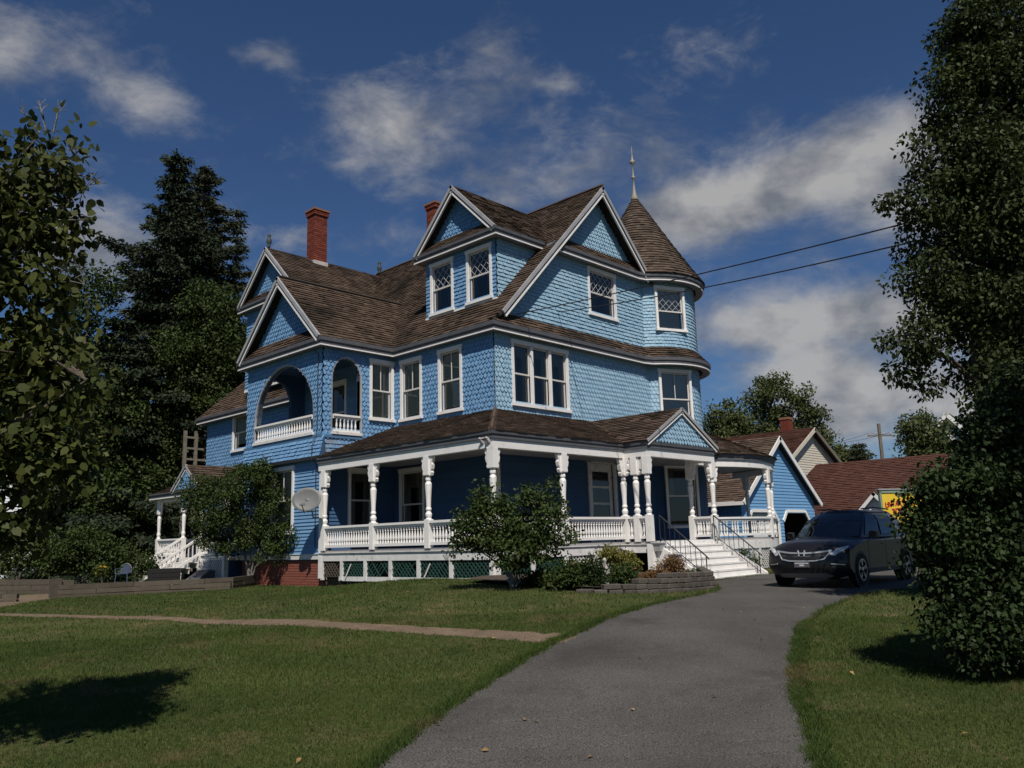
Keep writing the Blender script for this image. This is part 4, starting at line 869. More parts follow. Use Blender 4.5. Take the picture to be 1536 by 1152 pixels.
for y in (17.9, 16.25):
    mb = MB(); p0 = np.array((sx-.05, y, sz+.8)); p1 = np.array((sx-1.85, y, -.33+.72)); mb.beam(p0, p1, .1, .08); mb.beam(p0-[0, 0, .64], p1-[0, 0, .64], .07, .1); mb.beam((p1[0]-.04, y, -.45), (p1[0]-.04, y, .62), .12, .12, up=(1, 0, 0)); mb.lathe([(.03, .62), (.07, .68), (.05, .76), (.01, .8)], (p1[0]-.04, y, 0), 8)
    sr = hb(mb, 'stair_rail', 'white_paint')
    for k in range(10):
        q = p0+(p1-p0)*(k+.7)/10.5; mb = MB(); mb.beam(q-[0, 0, .62], q-[0, 0, .03], .035, .035, up=(1, 0, 0)); hb0(mb, 'baluster', 'white_paint', sr)
mb = MB(); Mq = plane((sx-.02, 0, 0), (0, -1, 0), (-1, 0, 0)); lattice(Mq, -20.3, -17.95, -.35, .58, 'lattice_white'); lattice(Mq, -16.2, -14.1, -.35, .58, 'lattice_white')
# weathered wooden stair landing beyond the far wing
mb = MB(); mb.box(2.2, 4.2, YW1+.1, YW1+1.0, 4.85, 5.0)
wl = hb(mb, 'wooden_landing', 'weathered_wood')
for x, y in ((2.25, YW1+.85), (2.78, YW1+.78)):
    mb = MB(); mb.box(x-.07, x+.07, y-.07, y+.07, 0, 6.95); hb0(mb, 'landing_post', 'weathered_wood', wl)
for z in (5.5, 6.05, 6.6):
    mb = MB(); mb.beam((2.22, YW1+.80, z+.02), (4.1, YW1+.66, z-.04), .04, .10); hb0(mb, 'landing_rail', 'weathered_wood', wl)
# sloped grey cellar hatch by the side stairs
mb = MB(); M = plane((0, 14.9, 0), (1, 0, 0), (0, -1, 0)); mb.prism([(-1.6, -.35), (-.55, -.35), (-.55, .22), (-.75, .25)], M, -1.0, 0); hb(mb, 'cellar_hatch', 'trim_grey')
# ================================================================== NEIGHBOURS (metres)
mat('garage_blue', (.13, .29, .50), (.17, .35, .57), scale=2, rough=.6, rnd=.5, wear=((.09, .2, .36), 5, .6, .75))
mat('beige_siding', (.52, .47, .38), (.58, .53, .44), scale=2, rough=.6, rnd=.3)
mat('white_siding', (.58, .59, .62), (.66, .67, .69), scale=2, rough=.6, rnd=.3)
mat('roof_red_brown', (.070, .032, .024), (.108, .052, .038), scale=3, rough=.93, rnd=.5, fine=(40, .35), spec=.1)
mat('green_metal', (.06, .13, .10), rough=.5)
def onYm(px, py, Y): r = ray(px, py); return CAM+r*((Y-CAM[1])/r[1])
def bb(mb, name, m, parent): return mb.build(name, m, parent, 1.0, np.array(parent.location) if parent.parent is None else BOFF)
BOFF = np.zeros(3)
def bwall(root, name, M, outer, holes, pit, m, core='room_dark'):
    mb = MB(); mb.prism(outer, M, -.15, 0, holes=holes); w = bb(mb, name, core, root)
    c = MB(); vs = [p[1] for p in outer]; n = int((max(vs)-min(vs))/pit)
    for i in range(n):
        v = min(vs)+i*pit
        for a, b in spans(outer, holes, v+pit/2): c.add([M(a, v, .028), M(b, v, .028), M(b, v+pit, .005), M(a, v+pit, .005), M(a, v, 0), M(b, v, 0)], [(0, 1, 2, 3), (4, 5, 1, 0)])
    o = bb(c, 'clapboards', m, w); o['kind'] = 'stuff'; return w
def broof(root, name, O, U, V, poly, m, tab=.33, pit=.16, thick=.12):
    O, U, V = np.array(O, float), nrm(U), nrm(V); Nn = np.cross(U, V); Nn = Nn if Nn[2] > 0 else -Nn; M = plane(O, U, Nn, V)
    mb = MB(); mb.prism(poly, M, -thick, 0); d = bb(mb, name, 'roof_deck', root); sh = MB(); courses(sh, M, poly, pit, tab); o = bb(sh, 'roof_shingles', m, d); o['kind'] = 'stuff'; return d
def board(root, name, M, a, b, w, n0, n1, m):
    a, b = np.array(a), np.array(b); d = nrm(b-a); p = np.array((d[1], -d[0])); p = p if p[1] < 0 else -p
    mb = MB(); mb.prism([tuple(a), tuple(b), tuple(b+p*w), tuple(a+p*w)], M, n0, n1); return bb(mb, name, m, root)
# ---- blue garage
ap = P(1161, 655, 39.5); Yg = ap[1]; le = onYm(1106, 752, Yg); re = onYm(1223, 752, Yg); xg0, xg1, zge, zga = le[0]+.25, re[0]-.25, (le[2]+re[2])/2, ap[2]; xgm = (xg0+xg1)/2; g0 = -.45
gar = thing('garage', (xgm, Yg+4, g0), 'small blue clapboard garage with white trimmed gable and two doorways', 'garage'); BOFF = np.array(gar.location)
Mg = plane((0, Yg, 0), (1, 0, 0), (0, -1, 0))
def chamf(a, b, z): return [(a, g0+.05), (b, g0+.05), (b, z-.45), (b-.4, z), (a+.4, z), (a, z-.45)]
dL = chamf(xg0+.55, xgm-.35, 1.85); dR = chamf(xgm+.25, xg1-.75, 1.85)
bwall(gar, 'front_wall', Mg, [(xg0, g0), (xg1, g0), (xg1, zge+.1), (xgm, zga-.2), (xg0, zge+.1)], [dL, dR], .15, 'garage_blue')
for dd in (dL, dR):
    for a, b in zip(dd[1:-1], dd[2:]): board(gar, 'door_trim', Mg, a, b, -.14 if a[0] != b[0] else -.12, .0, .07, 'white_paint')
mb = MB(); mb.prism([(dL[0][0], g0), (dL[1][0], g0), (dL[1][0], 1.9), (dL[0][0], 1.9)], Mg, -.22, -.17); gd = bb(mb, 'garage_door', 'white_siding', gar)
for i in range(4):
    mb = MB(); mb.prism(rect(dL[0][0]+.1, dL[1][0]-.1, g0+.1+i*.55, g0+.57+i*.55), Mg, -.165, -.15); bb(mb, 'door_panel', 'white_siding', gd)
mb = MB(); mb.box(xg0+.1, xg1-.1, Yg+3.5, Yg+3.6, g0, 3); bb(mb, 'inner_wall', 'room_dark', gar)
Ms = plane((xg0, 0, 0), (0, -1, 0), (-1, 0, 0)); bwall(gar, 'side_wall', Ms, rect(-Yg-8, -Yg, g0, zge+.1), [], .15, 'garage_blue')
Ms2 = plane((xg1, 0, 0), (0, 1, 0), (1, 0, 0)); bwall(gar, 'side_wall', Ms2, rect(Yg, Yg+8, g0, zge+.1), [], .15, 'garage_blue')
for s in (1, -1):
    x = xg0-.3 if s > 0 else xg1+.3; broof(gar, 'roof', (x, Yg-.3, zge-.05), (0, 1, 0), (s*(xgm-xg0+.3), 0, zga-zge+.05), [(0, 0), (8.6, 0), (8.6, math.hypot(xgm-xg0+.3, zga-zge+.05)), (0, math.hypot(xgm-xg0+.3, zga-zge+.05))], 'shingle_porch')
Mr = plane((0, Yg-.3, 0), (1, 0, 0), (0, -1, 0)); board(gar, 'rake_board', Mr, (xg0-.32, zge-.07), (xgm, zga+.0), .2, 0, .05, 'white_paint'); board(gar, 'rake_board', Mr, (xgm, zga), (xg1+.32, zge-.07), .2, .0, .05, 'white_paint')
mb = MB(); mb.box(xg0-.34, xg0-.28, Yg-.3, Yg+8.3, zge-.22, zge-.04); bb(mb, 'fascia', 'white_paint', gar)
# ---- beige house behind the garage
ap = P(1213, 642, 54); Yb = ap[1]; l_ = onYm(1172, 692, Yb); r_ = onYm(1259, 694, Yb); sL = (ap[2]-l_[2])/(ap[0]-l_[0]); zb2 = ap[2]-4.6*sL if sL*4.6 < 5 else ap[2]-4.6
xb0, xb1, zbe = ap[0]-4.6, ap[0]+4.6, zb2
bei = thing('neighbour_house', (ap[0], Yb+5, -.5), 'beige sided house with brown gable roof and brick chimney behind the garage', 'house'); BOFF = np.array(bei.location)
Mb = plane((0, Yb, 0), (1, 0, 0), (0, -1, 0)); bwall(bei, 'gable_wall', Mb, [(xb0, -.6), (xb1, -.6), (xb1, zbe), (ap[0], ap[2]-.25), (xb0, zbe)], [], .16, 'beige_siding')
Mb2 = plane((xb0, 0, 0), (0, -1, 0), (-1, 0, 0)); bwall(bei, 'side_wall', Mb2, rect(-Yb-11, -Yb, -.6, zbe), [], .16, 'beige_siding')
hl = math.hypot(5.0, (ap[2]-zbe)/4.6*5.0)
for s in (1, -1): broof(bei, 'roof', (ap[0]-s*5.0, Yb-.4, ap[2]-(ap[2]-zbe)/4.6*5.0), (0, 1, 0), (s*4.6, 0, ap[2]-zbe), [(0, 0), (12, 0), (12, hl), (0, hl)], 'roof_red_brown')
Mb3 = plane((0, Yb-.4, 0), (1, 0, 0), (0, -1, 0)); k = (ap[2]-zbe)/4.6; board(bei, 'rake_board', Mb3, (ap[0]-5.0, ap[2]-5*k), (ap[0], ap[2]), .25, 0, .05, 'beige_siding'); board(bei, 'rake_board', Mb3, (ap[0], ap[2]), (ap[0]+5.0, ap[2]-5*k), .25, 0, .05, 'weathered_wood')
cp = P(1180, 640, 55.5); mb = MB(); mb.box(cp[0]-.32, cp[0]+.32, cp[1]-.3, cp[1]+.3, 5, cp[2]+.55); ch = bb(mb, 'chimney', 'brick_red', bei); mb = MB(); mb.box(cp[0]-.36, cp[0]+.36, cp[1]-.34, cp[1]+.34, cp[2]+.45, cp[2]+.6); bb(mb, 'cap', 'brick_cap', ch)
# ---- long brown roofed building
A = P(1225, 697, 50); zr = A[2]; 
def onYline(px, z, X):  # point of the ridge (x = X, height z) seen at column px
    best = min(np.linspace(A[1], A[1]-40, 800), key=lambda y: abs(((np.array((X, y, z))-CAM)@RT)/((np.array((X, y, z))-CAM)@FW)*FOC+768-px)); return best
yr = onYline(1385, zr, A[0]); run = 5.2; dz = 4.3
bar = thing('barn', (A[0], (A[1]+yr)/2, -.5), 'long low building with a plain red brown shingle roof right of the garage', 'building'); BOFF = np.array(bar.location)
hl = math.hypot(run, dz)
broof(bar, 'roof', (A[0]-run, yr-1.5, zr-dz), (0, 1, 0), (run, 0, dz), [(0, 0), (A[1]-yr+3.6, 0), (A[1]-yr+1.5, hl), (0, hl)], 'roof_red_brown', tab=.3)
broof(bar, 'roof', (A[0]+run, yr-1.5, zr-dz), (0, 1, 0), (-run, 0, dz), [(0, 0), (A[1]-yr+3.6, 0), (A[1]-yr+1.5, hl), (0, hl)], 'roof_red_brown', tab=.3)
Mw = plane((A[0]-run+.5, 0, 0), (0, -1, 0), (-1, 0, 0)); bwall(bar, 'side_wall', Mw, rect(-A[1]-1.8, -yr+1.2, -.8, zr-dz+.35), [], .16, 'beige_siding')
Me_ = plane((0, yr-1.2, 0), (1, 0, 0), (0, -1, 0)); bwall(bar, 'end_wall', Me_, [(A[0]-run+.5, -.8), (A[0]+run-.5, -.8), (A[0]+run-.5, zr-dz+.3), (A[0], zr-.15), (A[0]-run+.5, zr-dz+.3)], [], .16, 'beige_siding')
Mw2 = plane((A[0]+run-.5, 0, 0), (0, 1, 0), (1, 0, 0)); bwall(bar, 'side_wall', Mw2, rect(yr-1.2, A[1]+1.8, -.8, zr-dz+.35), [], .16, 'beige_siding')
# small white gable breaking the roof edge
gp = P(1313, 738, 40); Mn = plane((gp[0], 0, 0), (0, -1, 0), (-1, 0, 0)); u0 = -gp[1]
bwall(bar, 'porch_gable', Mn, [(u0-1.3, -.6), (u0+1.3, -.6), (u0+1.3, gp[2]-1.4), (u0, gp[2]-.1), (u0-1.3, gp[2]-1.4)], [], .16, 'white_siding')
for s in (1, -1): broof(bar, 'porch_gable_roof', (gp[0]-.25, gp[1]-s*1.55, gp[2]-1.6), (1, 0, 0), (0, s*1.55, 1.6), [(0, 0), (7, 0), (7, 2.23), (0, 2.23)], 'roof_red_brown')
Mn2 = plane((gp[0]-.25, 0, 0), (0, -1, 0), (-1, 0, 0)); board(bar, 'rake_board', Mn2, (u0-1.55, gp[2]-1.6), (u0, gp[2]), .16, 0, .04, 'white_paint'); board(bar, 'rake_board', Mn2, (u0, gp[2]), (u0+1.55, gp[2]-1.6), .16, 0, .04, 'white_paint')
# ---- white houses glimpsed through leaves
def cottage(name, label, px, py, d, w, drop, L, wallz, yaw, roofm, winrow=True):
    global BOFF
    a = P(px, py, d); o = thing(name, (a[0], a[1], -.6), label, 'house', rz=0); BOFF = np.array(o.location); c, s = math.cos(yaw), math.sin(yaw); U = np.array((c, s, 0)); Nn = np.array((s, -c, 0))
    M = plane((a[0], a[1], 0), U, Nn); h = w/2; ws = [(-.9, .9, a[2]-drop-.9, a[2]-drop+.7)] if winrow else []
    bwall(o, 'gable_wall', M, [(-h, -.8), (h, -.8), (h, a[2]-drop), (0, a[2]-.2), (-h, a[2]-drop)], [rect(*q) for q in ws], .15, 'white_siding', core='white_siding')
    for q in ws:
        f = MB()
        for r_ in (rect(q[0]-.1, q[0], q[2], q[3]), rect(q[1], q[1]+.1, q[2], q[3]), rect(q[0]-.1, q[1]+.1, q[3], q[3]+.12), rect(q[0]-.1, q[1]+.1, q[2]-.1, q[2]), rect(-.05, .05, q[2], q[3])): f.prism(r_, M, 0, .06)
        wn = bb(f, 'window', 'white_paint', o); f = MB(); f.prism(rect(*q), M, -.14, -.1); bb(f, 'pane', 'glass_dark', wn); f = MB(); f.prism(rect(*q), M, -.6, -.5); bb(f, 'dark_room', 'room_dark', wn)
    for sg in (1, -1):
        M2 = plane((a[0], a[1], 0)+U*sg*h, -Nn*sg*-1 if False else (Nn*(1 if sg > 0 else -1)*-1), U*sg); bwall(o, 'side_wall', M2, rect(0 if sg > 0 else -L, L if sg > 0 else 0, -.8, a[2]-drop), [], .15, 'white_siding', core='white_siding')
        k = drop/h; hl_ = math.hypot(h+.3, (h+.3)*k); broof(o, 'roof', np.array((a[0], a[1], 0))-U*sg*(h+.3)+Nn*.35+np.array((0, 0, a[2]-(h+.3)*k)), -Nn, U*sg+np.array((0, 0, k)), [(0, 0), (L+.7, 0), (L+.7, hl_), (0, hl_)], roofm)
        b0 = (-sg*(h+.3), a[2]-(h+.3)*k); M3 = plane(np.array((a[0], a[1], 0))+Nn*.35, U, Nn); board(o, 'rake_board', M3, b0, (0, a[2]), .24, 0, .05, 'white_paint')
    return o
mat('roof_green', (.09, .15, .12), (.13, .19, .15), scale=3, rough=.8, rnd=.4)
mat('roof_grey', (.20, .21, .22), (.27, .28, .29), scale=3, rough=.8, rnd=.4)
cottage('white_cottage', 'white gabled house with green roof glimpsed between the big right hand tree and shrub', 1420, 618, 55, 5.6, 3.4, 9, 4, math.radians(-82), 'roof_green')
cottage('white_cottage', 'white sided house half hidden behind foliage beside the conifers', -4, 668, 46, 9.5, 4.6, 10, 4, math.radians(-40), 'roof_grey', False)
# ---- utility pole, its wires, and the service cables to the house
pb = P(1325, 700, 62); pt = P(1321, 634, 62); pole = thing('utility_pole', (pb[0], pb[1], -.6), 'grey wooden utility pole with crossarm behind the brown roof', 'pole'); BOFF = np.array(pole.location)
mb = MB(); mb.tube([(pb[0], pb[1], -.6), (pb[0], pb[1], pt[2])], [.19, .13], 8); bb(mb, 'post', 'weathered_wood', pole)
mb = MB(); mb.beam(np.array((pb[0], pb[1], pt[2]-.9))-np.append(RH, 0)*.9, np.array((pb[0], pb[1], pt[2]-.9))+np.append(RH, 0)*.9, .09, .11); ca = bb(mb, 'crossarm', 'weathered_wood', pole)
for k in (-.8, -.3, .3, .8):
    mb = MB(); q = np.array((pb[0], pb[1], pt[2]-.84))+np.append(RH, 0)*k; mb.lathe([(.03, 0), (.05, .05), (.05, .12), (.02, .16)], q, 6); bb(mb, 'insulator', 'lead', ca)
def cable(label, p0, p1, sag, r, name='overhead_cable', group=None):
    p0, p1 = np.array(p0), np.array(p1); n = 24; pts = [p0*(1-t)+p1*t-np.array((0, 0, sag*4*t*(1-t))) for t in np.linspace(0, 1, n)]; mb = MB(); mb.tube(pts, r, 5); o = mb.build(name, 'dark_metal'); tag(o, label, 'cable', group); return o
cable('upper service cable running from the blue gable wall past the tower', onYm(776, 471, 3.2*S-.06), P(1640, 262, 13), .10, .016)
cable('lower service cable running from the blue gable wall past the tower', onYm(838, 468, 3.2*S-.06), P(1640, 296, 13), .18, .016)
for k, lab in ((-.8, 'thin wire on the crossarm end of the far pole nearer the garage'), (.8, 'thin wire on the crossarm end of the far pole nearer the white gabled house')):
    q = np.array((pb[0], pb[1], pt[2]-.68))+np.append(RH, 0)*k; e0_, e1_ = P(1180, 660, 75), P(1600, 640, 60); mb = MB(); pts = []
    for a_, b_ in ((e0_, q), (q, e1_)): pts += [a_*(1-t)+b_*t-np.array((0, 0, .55*4*t*(1-t))) for t in np.linspace(0, 1, 14)[(0 if a_ is e0_ else 1):]]
    mb.tube(pts, .012, 5); tag(mb.build('pole_wire', 'dark_metal'), lab, 'cable')
# ================================================================== VEHICLES
mat('car_paint', (.0105, .011, .0125), (.0125, .013, .0145), scale=3, rough=.36, metal=.15, spec=.35, clear=.35)
mat('car_paint_green', (.018, .040, .036), rough=.28, metal=.5, clear=1.0)
mat('tyre', (.012, .012, .013), (.018, .018, .018), scale=9, rough=.85)
mat('alloy', (.42, .43, .45), rough=.3, metal=.9)
mat('chrome', (.72, .73, .75), rough=.28, metal=.55)
mat('plastic_black', (.014, .014, .015), rough=.55)
mat('plastic_grey', (.16, .16, .165), rough=.45)
mat('lamp_glass', (.40, .42, .44), (.70, .72, .74), scale=12, rough=.12, clear=1.0)
mat('lamp_amber', (.5, .16, .03), rough=.2)
mat('plate', (.10, .10, .11), rough=.4); mat('plate_text', (.55, .55, .55), rough=.5)
glass_mat('car_glass', (.30, .33, .34), .05)
def prof_front(z):   # nose profile: x of the car's front at height z (centre line)
    return float(np.interp(z, [.20, .28, .40, .52, .62, .72, .80, .88, .93], [2.12, 2.21, 2.255, 2.26, 2.245, 2.215, 2.17, 2.08, 1.96]))
def plan(y): return -.30*(abs(y)/.91)**2.8
def suv(loc, rz, label, paint):
    car = thing('suv', loc, label, 'car', rz=rz)
    def cb(mb, name, m, parent=None, smooth=False): return mb.build(name, m, parent or car, 1.0, (0, 0, 0), smooth)
    up = [(2.12, .20), (2.21, .28), (2.255, .40), (2.26, .52), (2.245, .62), (2.215, .72), (2.17, .80), (2.08, .88), (1.9, .94), (1.6, .985), (1.3, 1.02), (1.0, 1.06), (.5, 1.06), (-.3, 1.065), (-1.2, 1.08), (-1.9, 1.10), (-2.15, 1.07), (-2.23, .9), (-2.26, .6), (-2.24, .4), (-2.12, .24)]
    ys = [0, .2, .4, .55, .68, .78, .85, .895, .915]; ys = [-y for y in ys[:0:-1]]+ys; mb = MB(); V = []; n = len(up)
    for y in ys:
        t = abs(y)/.915
        for x, z in up:
            f = np.clip((x-1.2)/.9, 0, 1); b = np.clip((-x-1.5)/.7, 0, 1); xx = x+plan(y)*f+.22*t**3*b
            zz_ = z-(.115*t**5 if z > .85 else 0)*(1.0)+(.10*t**8 if z < .35 else 0)
            if z > .85 and x > .9: zz_ += .028*math.cos(y*2.2)*(abs(y) < .7)
            V.append((xx, y, zz_))
    F = []
    for i in range(len(ys)-1):
        for k in range(n): a = i*n+k; b = i*n+(k+1) % n; F.append((a, b, b+n, a+n))
    F += [tuple(range(n)), tuple((len(ys)-1)*n+k for k in range(n-1, -1, -1))]
    mb.add(V, F); body = cb(mb, 'body', paint, smooth=True)
    bev = body.modifiers.new('edge', 'EDGE_SPLIT'); bev.split_angle = math.radians(50)
    # greenhouse: pillars and roof
    base = [(1.12, 0), (1.06, .40), (.86, .76), (-.15, .82), (-1.15, .82), (-1.95, .76), (-2.12, .4), (-2.14, 0)]; top = [(.20, 0), (.15, .30), (.02, .515), (-.38, .555), (-1.15, .55), (-1.66, .50), (-1.78, .28), (-1.80, 0)]
    mid = [tuple(np.array(b)*.42+np.array(t)*.58+np.array((.05 if i < 3 else (-.06 if i > 4 else 0), .045 if 0 < i < 7 else 0))) for i, (b, t) in enumerate(zip(base, top))]
    def full(l): return l+[(x, -y) for x, y in l[-2:0:-1]]
    rings = [[(x, y, 1.02) for x, y in full(base)], [(x, y, 1.40) for x, y in full(mid)], [(x, y, 1.60) for x, y in full(top)], [(x*.95-.03, y*.80, 1.645) for x, y in full(top)]]
    m_ = len(rings[0]); mb = MB(); V = [p for r in rings for p in r]+[(-.85, 0, 1.675)]; F = []
    for j in range(3):
        for k in range(m_): F.append((j*m_+k, j*m_+(k+1) % m_, (j+1)*m_+(k+1) % m_, (j+1)*m_+k))
    F += [(3*m_+k, 3*m_+(k+1) % m_, 4*m_) for k in range(m_)]; mb.add(V, F); cb(mb, 'roof_shell', paint, smooth=True).modifiers.new('edge', 'EDGE_SPLIT').split_angle = math.radians(42)
    B_, T_ = full(base), full(top); Md = full(mid)
    def gpt(k, t):  # point on greenhouse side k (float) at height fraction t
        k0 = int(math.floor(k)) % m_; k1 = (k0+1) % m_; f = k-math.floor(k)
        def lv(L, z): return np.array((L[k0][0]*(1-f)+L[k1][0]*f, L[k0][1]*(1-f)+L[k1][1]*f, z))
        b, md, tp = lv(B_, 1.02), lv(Md, 1.40), lv(T_, 1.60)
        p = b*(1-t/.655)+md*(t/.655) if t < .655 else md*(1-(t-.655)/.345)+tp*((t-.655)/.345)
        out = nrm((p[0]-(-.5), p[1]*2.2, .35)); return p+out*.016
    def pane(ks, t0, t1, name):
        mb = MB(); tt = np.linspace(t0, t1, 5); V = [gpt(k, t) for t in tt for k in ks]; w = len(ks); F = [(i*w+j, i*w+j+1, (i+1)*w+j+1, (i+1)*w+j) for i in range(4) for j in range(w-1)]; mb.add(V, F); return cb(mb, name, 'car_window', smooth=True)
    pane([-1.86, -1.4, -1, -.5, 0, .5, 1, 1.4, 1.86], .06, .93, 'windshield')
    for s in (1, -1):
        sg = (lambda k: k) if s > 0 else (lambda k: -k)
        pane([sg(2.18), sg(2.5), sg(2.93)], .10, .90, 'side_window'); pane([sg(3.05), sg(3.5), sg(3.92)], .10, .90, 'side_window'); pane([sg(4.1), sg(4.5), sg(4.75)], .16, .88, 'side_window')
    pane([6.2, 7, 7.8], .15, .9, 'rear_window')
    # wheels and arches
    for x in (1.36, -1.28):
        for s in (1, -1):
            mb = MB(); mb.lathe([(.40, 0), (.40, .02), (.375, .022)], (x, 0, .345), 24, axis=1); V = np.array(mb.v); V[:, 1] = s*(.895+V[:, 1]); mb.v = [tuple(p) for p in V]; cb(mb, 'wheel_arch', 'plastic_black')
            mb = MB(); mb.lathe([(.22, -.11), (.32, -.11), (.345, -.08), (.345, .08), (.32, .105), (.235, .11), (.22, .09)], (x, 0, .345), 28, axis=1); V = np.array(mb.v); V[:, 1] = s*(.83+V[:, 1]); mb.v = [tuple(p) for p in V]; w = cb(mb, 'wheel', 'tyre', smooth=False)
            mb = MB(); yy = s*.925
            mb.lathe([(.235, -.004), (.235, .012), (.205, .012), (.205, -.004)], (x, yy, .345), 28, axis=1); mb.lathe([(.05, -.01), (.055, .012), (.02, .02)], (x, yy, .345), 10, axis=1)
            for k in range(5):
                a = 2*math.pi*k/5+.3
                for da in (-.13, .13): mb.beam((x+.04*math.cos(a), yy, .345+.04*math.sin(a)), (x+.22*math.cos(a+da), yy, .345+.22*math.sin(a+da)), .035, .016, up=(0, 1, 0))
            cb(mb, 'rim', 'alloy', w)
            mb = MB(); mb.lathe([(.22, 0), (.22, .01)], (x, s*.905 if s > 0 else -.915, .345), 20, axis=1); cb(mb, 'hub_shade', 'plastic_black', w)
    # nose: patches that hug the curved front
    def patch(poly, eps, m, name, parent=None, res=10):
        mb = MB(); zs = sorted({p[1] for p in poly}); zz_ = np.linspace(zs[0], zs[-1], res); rows = []
        for z in zz_:
            z = min(max(z, zs[0]+1e-4), zs[-1]-1e-4)
            for a, b in scan(poly, z): rows.append((z, a, b))
        def pt(y, z): return (prof_front(z)+plan(y)+eps, y, z)
        V = []; k = 9
        for z, a, b in rows: V += [pt(a+(b-a)*i/(k-1), z) for i in range(k)]
        F = [(r*k+i, r*k+i+1, (r+1)*k+i+1, (r+1)*k+i) for r in range(len(rows)-1) for i in range(k-1)]; mb.add(V, F); return cb(mb, name, m, parent, smooth=True)
    gr = patch([(-.60, .79), (-.46, .585), (.46, .585), (.60, .79), (.3, .765), (-.3, .765)], .008, 'plastic_black', 'grille')
    def band(pts, w, eps, m, name, parent):
        mb = MB()
        for (a, b) in zip(pts[:-1], pts[1:]):
            p = np.array((prof_front(a[1])+plan(a[0])+eps, *a)); q = np.array((prof_front(b[1])+plan(b[0])+eps, *b)); mb.beam(p, q, .02, w, up=(0, 0, 1))
        return cb(mb, name, m, parent)
    band([(-.62, .775), (-.3, .735), (0, .72), (.3, .735), (.62, .775)], .032, .02, 'chrome', 'grille_bar', gr); band([(-.60, .77), (-.47, .60), (-.3, .565), (0, .56), (.3, .565), (.47, .60), (.60, .77)], .024, .016, 'chrome', 'grille_surround', gr); band([(-.5, .67), (0, .655), (.5, .67)], .012, .014, 'plastic_grey', 'grille_slat', gr)
    mb = MB(); ex = prof_front(.72)+.035
    for s in (1, -1): mb.beam((ex, s*.055, .665), (ex-.01, s*.075, .785), .02, .026, up=(0, 1, 0))
    mb.beam((ex, -.055, .722), (ex, .055, .722), .02, .022); cb(mb, 'emblem', 'chrome', gr)
    for s in (1, -1):
        hl_ = patch([(s*.56, .70), (s*.66, .665), (s*.86, .80), (s*.885, .87), (s*.72, .825)] if s > 0 else [(-.56, .70), (-.72, .825), (-.885, .87), (-.86, .80), (-.66, .665)], .008, 'lamp_glass', 'headlight', res=8)
        mb = MB(); yy = s*.74; mb.lathe([(.03, 0), (.055, .012), (.04, .02)], (prof_front(.765)+plan(yy)+.005, yy, .765), 12, axis=1); cb(mb, 'lens', 'chrome', hl_)
        fg = patch([(s*.62, .40), (s*.84, .44), (s*.83, .50), (s*.60, .47)] if s > 0 else [(-.62, .40), (-.60, .47), (-.83, .50), (-.84, .44)], .008, 'plastic_black', 'fog_lamp', res=6)
        band([(s*.60, .50), (s*.84, .475)], .018, .016, 'chrome', 'trim', fg)
        mb = MB(); V = [(.72, s*.88, 1.0), (.60, s*.88, 1.0), (.60, s*1.05, 1.02), (.70, s*1.04, 1.02), (.74, s*.90, 1.15), (.60, s*.9, 1.17), (.58, s*1.06, 1.17), (.70, s*1.05, 1.15)]; mb.add(V, [(0, 1, 2, 3), (4, 7, 6, 5), (0, 3, 7, 4), (1, 5, 6, 2), (2, 6, 7, 3), (0, 4, 5, 1)]); cb(mb, 'mirror', paint)
        mb = MB(); mb.box(-2.0, 2.0 if False else .95, s*.905-.012, s*.905+.012, .26, .36); cb(mb, 'sill_cladding', 'plastic_black')
        for x in (.0, -1.0): mb = MB(); mb.box(x-.1, x+.1, s*.915-.01, s*.915+.018, .86, .885); cb(mb, 'door_handle', paint)
        for x in (.9, -.12, -1.12): mb = MB(); mb.box(x-.005, x+.005, s*.9145-.003, s*.9145+.003, .4, .95); cb(mb, 'door_gap', 'plastic_black')
        mb = MB(); mb.tube([(.05, s*.52, 1.665), (-.6, s*.55, 1.70), (-1.6, s*.52, 1.665)], .018, 6); cb(mb, 'roof_rail', 'plastic_black')
    patch([(-.5, .30), (-.42, .40), (.42, .40), (.5, .30)], .008, 'plastic_black', 'lower_intake', res=6); patch([(-.62, .24), (-.5, .30), (.5, .30), (.62, .24), (.5, .205), (-.5, .205)], .010, 'plastic_grey', 'skid_plate', res=5)
    mb = MB(); px_ = prof_front(.48)+.012; mb.box(px_, px_+.012, -.17, .17, .43, .54); pl = cb(mb, 'number_plate', 'plate'); mb = MB(); mb.box(px_+.0125, px_+.015, -.15, .15, .505, .525); mb.box(px_+.0125, px_+.015, -.05, .05, .455, .49); cb(mb, 'plate_print', 'plate_text', pl)
    return car
glass_mat('car_window', (.16, .18, .18), .10)
c0_ = G(1165, 881); c1_ = G(1270, 881); fx = float(min(c0_[0], c1_[0])); fy = (c0_[1]+c1_[1])/2
print('SUV', c0_, c1_, 'width', np.linalg.norm(c0_-c1_))
cx = (c0_+c1_)/2; cx = cx+np.array((1.75, -.08, 0))
suv((cx[0]+.0, cx[1], float(hgt(cx[0], cx[1]))+.012), math.pi, 'dark grey SUV parked on the driveway beside the porch steps', 'car_paint')
q = P(1352, 838, 27); suv((q[0]+1.2, q[1]-.6, float(hgt(q[0], q[1]))+.012), math.pi+.1, 'dark green car parked behind the grey SUV and mostly hidden by the shrub', 'car_paint_green')
